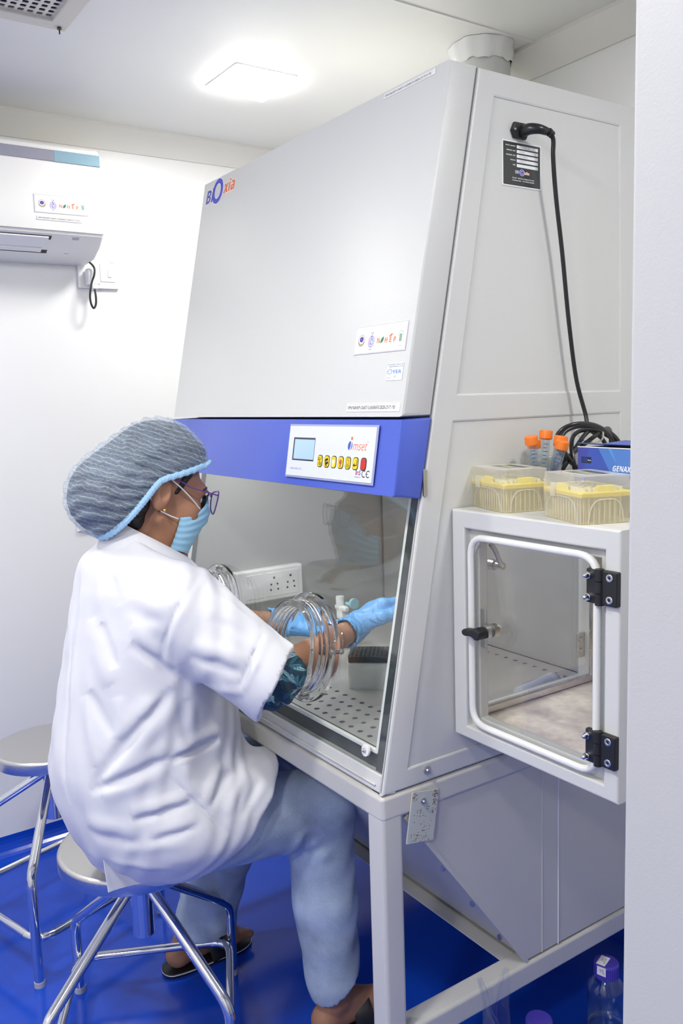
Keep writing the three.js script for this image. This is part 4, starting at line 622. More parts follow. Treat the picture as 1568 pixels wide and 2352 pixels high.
// ---------- things inside the cabinet ----------
{
  const bx = thing('tube_rack', 'translucent box with a black perforated rack inside the cabinet', 'rack', [-0.406, 0.785, -0.292]); bx.rotation.y = 0.863;
  const w = 0.125, d = 0.085, h = 0.062, PP = clearPP(lin(0.95, 0.96, 0.95));
  const q = roundRect(-w / 2, w / 2, -d / 2, d / 2, 0.008), q2 = roundRect(-w / 2 + 0.002, w / 2 - 0.002, -d / 2 + 0.002, d / 2 - 0.002, 0.006, THREE.Path); q.holes.push(q2);
  mesh('box', [extr(q, h, 0.0006, 5).rotateX(-Math.PI / 2), extr(roundRect(-w / 2, w / 2, -d / 2, d / 2, 0.008), 0.002, 0, 5).rotateX(-Math.PI / 2)], PP, bx);
  const rk = roundRect(-w / 2 + 0.001, w / 2 - 0.001, -d / 2 + 0.001, d / 2 - 0.001, 0.006); for (let i = 0; i < 12; i++) for (let j = 0; j < 8; j++) rk.holes.push(circlePath((i - 5.5) * 0.0095, (j - 3.5) * 0.0095, 0.0031));
  mesh('rack_plate', extr(rk, 0.016, 0, 4).rotateX(-Math.PI / 2).translate(0, h - 0.002, 0), std(lin(0.03, 0.03, 0.034), 0.4), bx).userData.label = 'black perforated plate';
  mesh('rim', (() => { const a = roundRect(-w / 2 - 0.002, w / 2 + 0.002, -d / 2 - 0.002, d / 2 + 0.002, 0.009); a.holes.push(roundRect(-w / 2, w / 2, -d / 2, d / 2, 0.008, THREE.Path)); return extr(a, 0.004, 0.0005, 5).rotateX(-Math.PI / 2).translate(0, h - 0.006, 0); })(), PP, bx);
  // bag of tubes behind it
  const bg = new THREE.SphereGeometry(0.06, 28, 18), p = bg.attributes.position; for (let i = 0; i < p.count; i++) { const x = p.getX(i), y = p.getY(i), z = p.getZ(i), n = 1 + 0.10 * Math.sin(x * 130 + y * 60) * Math.sin(z * 110 + y * 40) + 0.06 * Math.sin(y * 190 + x * 40); p.setXYZ(i, x * 1.1 * n, Math.max(-0.05, y * 0.9) * n, z * 0.8 * n); } bg.computeVertexNormals();
  const pb2 = tag(mesh('specimen_bag', bg, glass({ color: lin(0.93, 0.94, 0.96), roughness: 0.3, transmission: 0.7 })), 'crumpled clear bag standing behind the black rack in the cabinet', 'bag'); pb2.position.set(-0.352, 0.848, -0.425);
  // gas tap on the chamber's side
  const tp = thing('gas_tap', 'white tap with a pale teal knob inside the cabinet', 'tap', [-0.70, 0.785, -0.40]);
  mesh('stem', [lathe([[0, 0], [0.03, 0], [0.03, 0.006], [0.012, 0.010], [0.012, 0.08], [0, 0.08]], 24)], M.white, tp);
  mesh('tap_body', [rbox(0.026, 0.036, 0.026, 0.006, 0, 0.095, 0), cyl(0.011, 0.011, 0.03, -0.004, 0.123, 0.004, 'y', 18), rbox(0.05, 0.014, 0.016, 0.005, 0.004, 0.108, 0.004)], M.white, tp);
  mesh('knob', [cyl(0.014, 0.014, 0.009, 0.034, 0.122, -0.014, 'x', 20), cyl(0.005, 0.005, 0.03, 0.02, 0.118, -0.01, 'x', 10)], std(lin(0.32, 0.60, 0.66), 0.4), tp);
  // ribbed hose end on the tray near the transfer opening
  const hp = new THREE.CatmullRomCurve3([[-0.108, 0.803, -0.45], [-0.113, 0.803, -0.50], [-0.120, 0.806, -0.555]].map(V)).getPoints(60);
  const hose = thing('ribbed_sleeve', 'pale grey ribbed rubber sleeve lying on the tray by the transfer opening', 'rubber sleeve', [0, 0, 0]);
  mesh('ribbed_wall', sweep(hp, (t) => 0.017 + 0.0012 * Math.sin(t * 110)), std(lin(0.5, 0.54, 0.66), 0.5), hose);
  mesh('end', new THREE.SphereGeometry(0.0195, 20, 14).scale(1, 1, 1).translate(-0.121, 0.8055, -0.566), std(lin(0.52, 0.56, 0.68), 0.5), hose);
}
// ---------- the seated person ----------
// implicit shapes, meshed on a grid (surface nets)
function surfaceNet(sdf, lo, hi, cell, keep) {
  const n = [0, 1, 2].map((k) => Math.ceil((hi[k] - lo[k]) / cell) + 1), [nx, ny, nz] = n, val = new Float32Array(nx * ny * nz);
  const B = 6, far = B * cell * 1.9;               // skip blocks far from the surface
  for (let K = 0; K < nz; K += B) for (let J2 = 0; J2 < ny; J2 += B) for (let I = 0; I < nx; I += B) {
    const c = sdf(lo[0] + (I + B / 2) * cell, lo[1] + (J2 + B / 2) * cell, lo[2] + (K + B / 2) * cell), skip = Math.abs(c) > far;
    for (let k = K; k < Math.min(nz, K + B); k++) for (let j = J2; j < Math.min(ny, J2 + B); j++) for (let i = I; i < Math.min(nx, I + B); i++) val[(k * ny + j) * nx + i] = skip ? c : sdf(lo[0] + i * cell, lo[1] + j * cell, lo[2] + k * cell);
  }
  const at = (i, j, k) => val[(k * ny + j) * nx + i], id = new Int32Array(nx * ny * nz).fill(-1), pos = [], idx = [];
  const E = [[0, 1], [2, 3], [4, 5], [6, 7], [0, 2], [1, 3], [4, 6], [5, 7], [0, 4], [1, 5], [2, 6], [3, 7]];
  for (let k = 0; k < nz - 1; k++) for (let j = 0; j < ny - 1; j++) for (let i = 0; i < nx - 1; i++) {
    const c = []; let m = 0; for (let b = 0; b < 8; b++) { const v = at(i + (b & 1), j + (b >> 1 & 1), k + (b >> 2)); c.push(v); if (v < 0) m |= 1 << b; }
    if (m === 0 || m === 255) continue;
    let x = 0, y = 0, z = 0, w = 0;
    for (const [a, b] of E) if ((m >> a & 1) !== (m >> b & 1)) { const t = c[a] / (c[a] - c[b]); x += (a & 1) + t * ((b & 1) - (a & 1)); y += (a >> 1 & 1) + t * ((b >> 1 & 1) - (a >> 1 & 1)); z += (a >> 2) + t * ((b >> 2) - (a >> 2)); w++; }
    id[(k * ny + j) * nx + i] = pos.length / 3; pos.push(lo[0] + (i + x / w) * cell, lo[1] + (j + y / w) * cell, lo[2] + (k + z / w) * cell);
  }
  const cellId = (i, j, k) => id[(k * ny + j) * nx + i];
  const quad = (a, b, c, d, flip) => { if (a < 0 || b < 0 || c < 0 || d < 0) return; flip ? idx.push(a, c, b, a, d, c) : idx.push(a, b, c, a, c, d); };
  for (let k = 1; k < nz - 1; k++) for (let j = 1; j < ny - 1; j++) for (let i = 1; i < nx - 1; i++) {
    const v = at(i, j, k) < 0;
    if (v !== at(i + 1, j, k) < 0) quad(cellId(i, j - 1, k - 1), cellId(i, j, k - 1), cellId(i, j, k), cellId(i, j - 1, k), !v);
    if (v !== at(i, j + 1, k) < 0) quad(cellId(i - 1, j, k - 1), cellId(i - 1, j, k), cellId(i, j, k), cellId(i, j, k - 1), !v);
    if (v !== at(i, j, k + 1) < 0) quad(cellId(i - 1, j - 1, k), cellId(i, j - 1, k), cellId(i, j, k), cellId(i - 1, j, k), !v);
  }
  let tri = idx;
  if (keep) { tri = []; for (let t = 0; t < idx.length; t += 3) { const c = [0, 1, 2].map((a) => (pos[idx[t] * 3 + a] + pos[idx[t + 1] * 3 + a] + pos[idx[t + 2] * 3 + a]) / 3); if (keep(...c)) tri.push(idx[t], idx[t + 1], idx[t + 2]); } }
  const nor = new Float32Array(pos.length), h = cell * 0.35, uv = new Float32Array(pos.length / 3 * 2);
  for (let p = 0; p < pos.length; p += 3) { const [x, y, z] = [pos[p], pos[p + 1], pos[p + 2]]; let a = sdf(x + h, y, z) - sdf(x - h, y, z), b = sdf(x, y + h, z) - sdf(x, y - h, z), c = sdf(x, y, z + h) - sdf(x, y, z - h); const l = Math.hypot(a, b, c) || 1; nor[p] = a / l; nor[p + 1] = b / l; nor[p + 2] = c / l; uv[p / 3 * 2] = (x - z); uv[p / 3 * 2 + 1] = y - 0.3 * z; }
  const g = new THREE.BufferGeometry(); g.setAttribute('position', new THREE.Float32BufferAttribute(pos, 3)); g.setAttribute('normal', new THREE.BufferAttribute(nor, 3)); g.setAttribute('uv', new THREE.BufferAttribute(uv, 2)); g.setIndex(tri); return g;
}
const smin = (a, b, k) => { const h = Math.max(0, Math.min(1, 0.5 + 0.5 * (b - a) / k)); return b + (a - b) * h - k * h * (1 - h); };
const smax = (a, b, k) => -smin(-a, -b, k);
function bone(a, b, r0, r1 = r0, flat) {       // tapered capsule
  const dx = b[0] - a[0], dy = b[1] - a[1], dz = b[2] - a[2], L = dx * dx + dy * dy + dz * dz;
  return (x, y, z) => { const px = x - a[0], py = y - a[1], pz = z - a[2], t = Math.max(0, Math.min(1, (px * dx + py * dy + pz * dz) / L)); return Math.hypot(px - dx * t, py - dy * t, pz - dz * t) - (r0 + (r1 - r0) * t); };
}
function egg(c, r, tilt = 0) {                   // ellipsoid, tilted about x
  const co = Math.cos(tilt), si = Math.sin(tilt), m = Math.min(...r);
  return (x, y, z) => { const X = x - c[0], Y0 = y - c[1], Z0 = z - c[2], Y = Y0 * co + Z0 * si, Z = -Y0 * si + Z0 * co; const k0 = Math.hypot(X / r[0], Y / r[1], Z / r[2]), k1 = Math.hypot(X / (r[0] * r[0]), Y / (r[1] * r[1]), Z / (r[2] * r[2])); return k1 < 1e-9 ? -m : k0 * (k0 - 1) / k1; };
}
const blend = (list, k) => (x, y, z) => { let d = list[0](x, y, z); for (let i = 1; i < list.length; i++) d = smin(d, list[i](x, y, z), k); return d; };
const segDist = (x, y, z, a, b) => { const dx = b[0] - a[0], dy = b[1] - a[1], dz = b[2] - a[2], t = Math.max(0, Math.min(1, ((x - a[0]) * dx + (y - a[1]) * dy + (z - a[2]) * dz) / (dx * dx + dy * dy + dz * dz))); return [Math.hypot(x - a[0] - dx * t, y - a[1] - dy * t, z - a[2] - dz * t), t]; };
function ringed(keys) {                          // stack of ellipses: [y, cx, cz, a, b]
  const y0 = keys[0][0], y1 = keys[keys.length - 1][0], N = 160, tab = [];
  const cr = (p0, p1, p2, p3, t) => 0.5 * (2 * p1 + (p2 - p0) * t + (2 * p0 - 5 * p1 + 4 * p2 - p3) * t * t + (3 * p1 - p0 - 3 * p2 + p3) * t * t * t);
  for (let i = 0; i <= N; i++) { const y = y0 + (y1 - y0) * i / N; let k = 0; while (k < keys.length - 2 && keys[k + 1][0] < y) k++; const t = (y - keys[k][0]) / (keys[k + 1][0] - keys[k][0]), q = (o) => keys[Math.max(0, Math.min(keys.length - 1, k + o))]; tab.push([1, 2, 3, 4].map((c) => cr(q(-1)[c], q(0)[c], q(1)[c], q(2)[c], t))); }
  return (x, y, z) => { const f = Math.max(0, Math.min(0.9999, (y - y0) / (y1 - y0))) * N, i = Math.floor(f), t = f - i, A = tab[i], B = tab[i + 1], v = [0, 1, 2, 3].map((c) => A[c] + (B[c] - A[c]) * t); const X = (x - v[0]) / v[2], Z = (z - v[1]) / v[3], q = Math.hypot(X, Z); const d = (q - 1) * q / Math.max(1e-4, Math.hypot(X / v[2], Z / v[3])); return Math.max(d, y - y1, y0 - y); };
}
const BASE = [-0.5, 0, 0.2];
const person = thing('person', 'seated person in white lab coat, hair cap and mask, arms through the cabinet ports', 'person', BASE);
const wear = (name, geo, mat, parent = person) => { const g = Array.isArray(geo) ? merge(geo) : geo; if (parent === person) g.translate(-BASE[0], -BASE[1], -BASE[2]); return mesh(name, g, mat, parent); };
const skinM = std(lin(0.36, 0.175, 0.10), 0.58, { sheen: 0.2, sheenColor: lin(0.5, 0.3, 0.2), sheenRoughness: 0.5, bumpMap: rep(grainT, 8), bumpScale: 0.0002 });
const coatM = std(lin(0.665, 0.67, 0.705), 0.75, { sheen: 0.25, sheenColor: lin(0.9, 0.9, 1), sheenRoughness: 0.6, bumpMap: rep(weaveT, 8), bumpScale: 0.00012 });
// joints
const J = {
  shR: [-0.325, 1.085, 0.195], elR: [-0.231, 0.925, 0.09], wrR: [-0.343, 0.947, -0.186], kR: [-0.357, 0.985, -0.268],
  shL: [-0.675, 1.085, 0.195], elL: [-0.748, 0.943, 0.085], wrL: [-0.632, 0.905, -0.175], kL: [-0.58, 0.892, -0.255],
  hipR: [-0.415, 0.585, 0.205], knR: [-0.395, 0.545, -0.115], anR: [-0.372, 0.085, -0.125],
  hipL: [-0.585, 0.585, 0.205], knL: [-0.665, 0.535, -0.125], anL: [-0.79, 0.085, 0.05],
};
// head frame: tilted down 16 degrees
const HT = -0.28, HO = (() => { const c = Math.cos(HT), s = Math.sin(HT); return [-0.5, 1.273 + s * 0.015, 0.197 - c * 0.015]; })();
const headM = new THREE.Matrix4().makeTranslation(...HO).multiply(new THREE.Matrix4().makeRotationX(HT));
const hw = (p) => V(p).applyMatrix4(headM).toArray();
const headLocal = (() => {
  const skull = egg([0, 0.032, 0.012], [0.074, 0.092, 0.095]), face = egg([0, -0.035, -0.045], [0.060, 0.085, 0.055]), jaw = egg([0, -0.082, -0.052], [0.040, 0.032, 0.040]), jawL = [bone([0.054, -0.05, 0.005], [0.022, -0.098, -0.066], 0.016, 0.017), bone([-0.054, -0.05, 0.005], [-0.022, -0.098, -0.066], 0.016, 0.017)];
  const nose = bone([0, 0.005, -0.094], [0, -0.036, -0.113], 0.008, 0.0125), brow = bone([-0.03, 0.02, -0.084], [0.03, 0.02, -0.084], 0.012), cheek = [egg([0.036, -0.028, -0.062], [0.023, 0.022, 0.020]), egg([-0.036, -0.028, -0.062], [0.023, 0.022, 0.020])];
  const lips = egg([0, -0.066, -0.098], [0.022, 0.010, 0.010]), socket = [egg([0.031, 0.0, -0.098], [0.017, 0.011, 0.014]), egg([-0.031, 0.0, -0.098], [0.017, 0.011, 0.014])];
  const ear = (s) => { const o = egg([s * 0.0755, -0.004, 0.018], [0.0105, 0.034, 0.0205]), h = egg([s * 0.086, 0.004, 0.013], [0.008, 0.021, 0.0115]); return (x, y, z) => smax(o(x, y, z), -h(x, y, z), 0.005); };
  const eR = ear(1), eL = ear(-1), base = blend([skull, face, jaw, ...jawL, brow, ...cheek], 0.022), soft = blend([nose, lips], 0.01);
  return (x, y, z) => { let d = smin(base(x, y, z), soft(x, y, z), 0.012); d = smax(d, -socket[0](x, y, z), 0.008); d = smax(d, -socket[1](x, y, z), 0.008); return smin(d, Math.min(eR(x, y, z), eL(x, y, z)), 0.006); };
})();
const HC = Math.cos(HT), HS = Math.sin(HT);
const headW = (x, y, z) => { const X = x - HO[0], Y = y - HO[1], Z = z - HO[2]; return headLocal(X, Y * HC + Z * HS, -Y * HS + Z * HC); };
// hands: a palm, four fingers of unequal length and a thumb from the palm's side
function handShape(wr, kn, normal, right, curl, off = 0) {
  const D = V(kn).sub(V(wr)).normalize(), N = V(normal).addScaledVector(D, -V(normal).dot(D)).normalize(), S = D.clone().cross(N).multiplyScalar(right ? 1 : -1);   // S points to the thumb side
  const P = (d, s, n) => V(wr).addScaledVector(D, d).addScaledVector(S, s).addScaledVector(N, n).toArray(), f = [];
  f.push(bone(P(0.0, 0, 0), P(0.02, 0, 0), 0.025 + off, 0.026 + off)); 
  for (const s of [-0.026, -0.009, 0.009, 0.026]) f.push(bone(P(0.018, s * 0.7, 0), P(0.082, s, 0), 0.0155 + off, 0.0125 + off));
  const palm = blend(f, 0.014), fingers = [];
  [[0.029, 0.070, 0.2], [0.010, 0.079, 0.0], [-0.010, 0.074, -0.05], [-0.028, 0.058, -0.2]].forEach(([s, L, spread], i) => {
    let p = [0.084, s, 0], a = curl[i]; const pts = [p]; for (const [q, da] of [[0.46, 0.45], [0.30, 0.55], [0.24, 0.4]]) { p = [p[0] + Math.cos(a) * L * q, p[1] + spread * L * q * 0.35, p[2] - Math.sin(a) * L * q]; pts.push(p); a += da * (0.4 + curl[i]); }
    fingers.push(blend([0, 1, 2].map((k) => bone(P(...pts[k]), P(...pts[k + 1]), 0.0092 - k * 0.0007 + off, 0.0088 - k * 0.0008 + off)), 0.004));
  });
  const th = blend([bone(P(0.022, 0.022, -0.004), P(0.048, 0.046, -0.014), 0.014 + off, 0.0115 + off), bone(P(0.048, 0.046, -0.014), P(0.074, 0.05, -0.024), 0.0108 + off, 0.0098 + off), bone(P(0.074, 0.05, -0.024), P(0.096, 0.044, -0.03), 0.0096 + off, 0.008 + off)], 0.006);
  return (x, y, z) => { let d = palm(x, y, z); for (const q of fingers) d = smin(d, q(x, y, z), 0.005); return smin(d, th(x, y, z), 0.009); };
}
const handR = (off) => handShape(J.wrR, J.kR, [-0.35, 0.9, 0.1], true, [0.5, 0.55, 0.6, 0.65], off), handL = (off) => handShape(J.wrL, J.kL, [0.25, 0.95, 0.1], false, [0.35, 0.45, 0.5, 0.55], off);
const bounds = (pts, m) => [[0, 1, 2].map((k) => Math.min(...pts.map((p) => p[k])) - m), [0, 1, 2].map((k) => Math.max(...pts.map((p) => p[k])) + m)];
{
  const neckA = [-0.5, 1.10, 0.195], neckB = hw([0, -0.03, 0.03]);
  const limbs = [bone(J.shR, J.elR, 0.044, 0.038), bone(J.elR, J.wrR, 0.037, 0.0235), bone(J.shL, J.elL, 0.044, 0.038), bone(J.elL, J.wrL, 0.037, 0.0235), bone(J.hipR, J.knR, 0.075, 0.052), bone(J.knR, [J.anR[0], 0.3, J.anR[2] + 0.012], 0.05, 0.05), bone([J.anR[0], 0.3, J.anR[2] + 0.012], J.anR, 0.05, 0.032), bone(J.hipL, J.knL, 0.075, 0.052), bone(J.knL, J.anL, 0.052, 0.032)];
  const foot = (an, s) => { const h = [an[0], 0.045, an[2] + 0.03], b = [an[0] + s * 0.012, 0.042, an[2] - 0.115], t = []; const l = [bone(an, h, 0.03, 0.03), bone(an, b, 0.03, 0.024), bone(h, b, 0.028, 0.028), bone([b[0] - 0.02, 0.036, b[2]], [b[0] + 0.022, 0.036, b[2]], 0.018)]; for (let k = 0; k < 5; k++) { const x = b[0] + s * (-0.030 + k * 0.0145); l.push(bone([x, 0.036, b[2] - 0.012], [x, 0.033, b[2] - 0.052 + k * 0.006], k ? 0.0085 : 0.0118, k ? 0.007 : 0.0105)); } return blend(l, 0.012); };
  const torso = ringed([[0.5, -0.5, 0.2, 0.14, 0.11], [0.6, -0.5, 0.21, 0.165, 0.12], [0.75, -0.5, 0.225, 0.13, 0.1], [0.9, -0.5, 0.215, 0.14, 0.105], [1.03, -0.5, 0.2, 0.16, 0.105], [1.10, -0.5, 0.195, 0.13, 0.08], [1.14, -0.5, 0.195, 0.07, 0.06]]);
  const fR = foot(J.anR, 1), fL = foot(J.anL, -1), hR = handR(0), hL = handL(0), all = blend([...limbs, bone(neckA, neckB, 0.054, 0.049)], 0.02);
  const whole = (x, y, z) => { let d = smin(all(x, y, z), torso(x, y, z), 0.03); if (y < 0.16) d = smin(d, Math.min(fR(x, y, z), fL(x, y, z)), 0.012); if (y > 1.0) d = smin(d, headW(x, y, z), 0.018); if (z < -0.12 && y > 0.7) d = smin(d, Math.min(hR(x, y, z), hL(x, y, z)), 0.008); return d; };
  // coarse grid for trunk and limbs, fine grids for head, hands and feet; the grids meet where skin is covered or thin joints are hidden
  const nY = 1.115;
  const parts = [surfaceNet(whole, [-0.87, 0.0, -0.2], [-0.12, nY, 0.36], 0.0105, (x, y, z) => y < nY - 0.004 && y > 0.135 && z > -0.135), surfaceNet(whole, [-0.62, 1.085, 0.02], [-0.38, 1.42, 0.34], 0.0038, (x, y) => y > nY - 0.012)];
  parts.push(surfaceNet(whole, [-0.45, 0.80, -0.42], [-0.2, 1.12, -0.10], 0.0042, (x, y, z) => z < -0.128), surfaceNet(whole, [-0.74, 0.72, -0.42], [-0.44, 1.02, -0.10], 0.0042, (x, y, z) => z < -0.128));
  parts.push(surfaceNet(whole, [-0.48, 0.0, -0.3], [-0.27, 0.56, -0.0], 0.006, (x, y, z) => y < 0.142), surfaceNet(whole, [-0.89, 0.0, -0.14], [-0.68, 0.2, 0.13], 0.005, (x, y, z) => y < 0.142));
  parts.push(surfaceNet(whole, [-0.8, 0.2, -0.26], [-0.3, 0.64, -0.12], 0.0105, (x, y, z) => z <= -0.128));
  wear('body', parts, skinM);
}
// gloves
const gloveM = std(lin(0.13, 0.36, 0.72), 0.42, { bumpMap: rep(cloudT, 14), bumpScale: 0.003 });
for (const [h, wr, kn, el] of [[handR, J.wrR, J.kR, J.elR], [handL, J.wrL, J.kL, J.elL]]) {
  const f = h(0.0032), dir = V(wr).sub(V(el)).normalize(), back = V(wr).addScaledVector(dir, -0.028), cuff = bone(wr, back.toArray(), 0.029, 0.034), inner = bone(V(wr).addScaledVector(dir, -0.006).toArray(), V(wr).addScaledVector(dir, -0.09).toArray(), 0.0255, 0.034);
  const sd = (x, y, z) => { let d = smin(f(x, y, z), cuff(x, y, z), 0.012); const t = (x - back.x) * dir.x + (y - back.y) * dir.y + (z - back.z) * dir.z; d += 0.0016 * Math.sin(t * 260 + 9 * Math.sin(x * 90 + y * 70)) * Math.max(0, 1 - t / 0.09); d = Math.max(d, -t - 0.006 - 0.004 * Math.sin(x * 170 + y * 120)); return Math.max(d, -inner(x, y, z)); };
  const [lo, hi] = bounds([wr, V(wr).addScaledVector(V(kn).sub(V(wr)).normalize(), 0.15).toArray(), back.toArray()], 0.065);
  wear('glove', surfaceNet(sd, lo, hi, 0.0036), gloveM).userData.label = 'pale blue rubber glove';
}
// ---------- clothing ----------
const dir3 = (a, b) => V(b).sub(V(a)).normalize();
// lab coat: loose trunk, wide short sleeves, skirt over the lap, all one cloth; raised and sunken fold lines
const SEAT = { x: -0.613, z: 0.228, y: 0.487, r: 0.176 };
const coatBase = (() => {
  const trunk = ringed([[0.46, -0.52, 0.205, 0.10, 0.11], [0.52, -0.505, 0.205, 0.155, 0.158], [0.59, -0.49, 0.212, 0.205, 0.188], [0.687, -0.5, 0.238, 0.200, 0.188], [0.76, -0.5, 0.252, 0.190, 0.172], [0.887, -0.5, 0.238, 0.19, 0.158], [1.013, -0.5, 0.218, 0.195, 0.15], [1.09, -0.5, 0.21, 0.185, 0.140], [1.14, -0.5, 0.214, 0.150, 0.12], [1.175, -0.5, 0.215, 0.095, 0.08], [1.215, -0.5, 0.222, 0.064, 0.06]]);
  const lapR = bone([-0.415, 0.618, 0.20], [-0.40, 0.592, -0.02], 0.122, 0.108), lapL = bone([-0.585, 0.612, 0.20], [-0.64, 0.58, -0.02], 0.122, 0.105);
  const belly = egg([-0.5, 0.76, 0.135], [0.15, 0.14, 0.09]);
  return (x, y, z) => {
    let d = smin(trunk(x, y, z), belly(x, y, z), 0.05);
    d = smax(d, (y - 1.096 - 0.70 * (z - 0.13)) * 0.82, 0.01);                // neckline, low in front
    let lap = smin(lapR(x, y, z), lapL(x, y, z), 0.04);
    lap = smax(lap, (y - 0.675) * -0.70 + (z - 0.022) * -0.714, 0.012);        // hem plane across the thighs
    d = smin(d, lap, 0.045);
    d = smax(d, 0.478 + 0.12 * Math.max(0, 0.30 - z) - y, 0.01);
    return d;
  };
})();
const sleeve = (s) => {
  const m = (p) => s > 0 ? p : [-1.0 - p[0], p[1], p[2]], a = m([-0.352, 1.05, 0.205]), b = m([-0.212, 0.918, 0.083]), n = V([s * 0.567, -0.46, -0.684]).normalize(), end = V(b);
  const far = V(b).addScaledVector(n, 0.03).toArray(), f = blend([bone(a, b, 0.090, 0.072), bone(b, far, 0.072, 0.070)], 0.02), inn = bone(V(b).addScaledVector(n, -0.03).toArray(), far, 0.05, 0.0585);
  return (x, y, z) => { let d = smax(f(x, y, z), (x - end.x) * n.x + (y - end.y) * n.y + (z - end.z) * n.z, 0.004); return smax(d, -inn(x, y, z), 0.003); };
};
const slvR = sleeve(1), slvL = sleeve(-1);
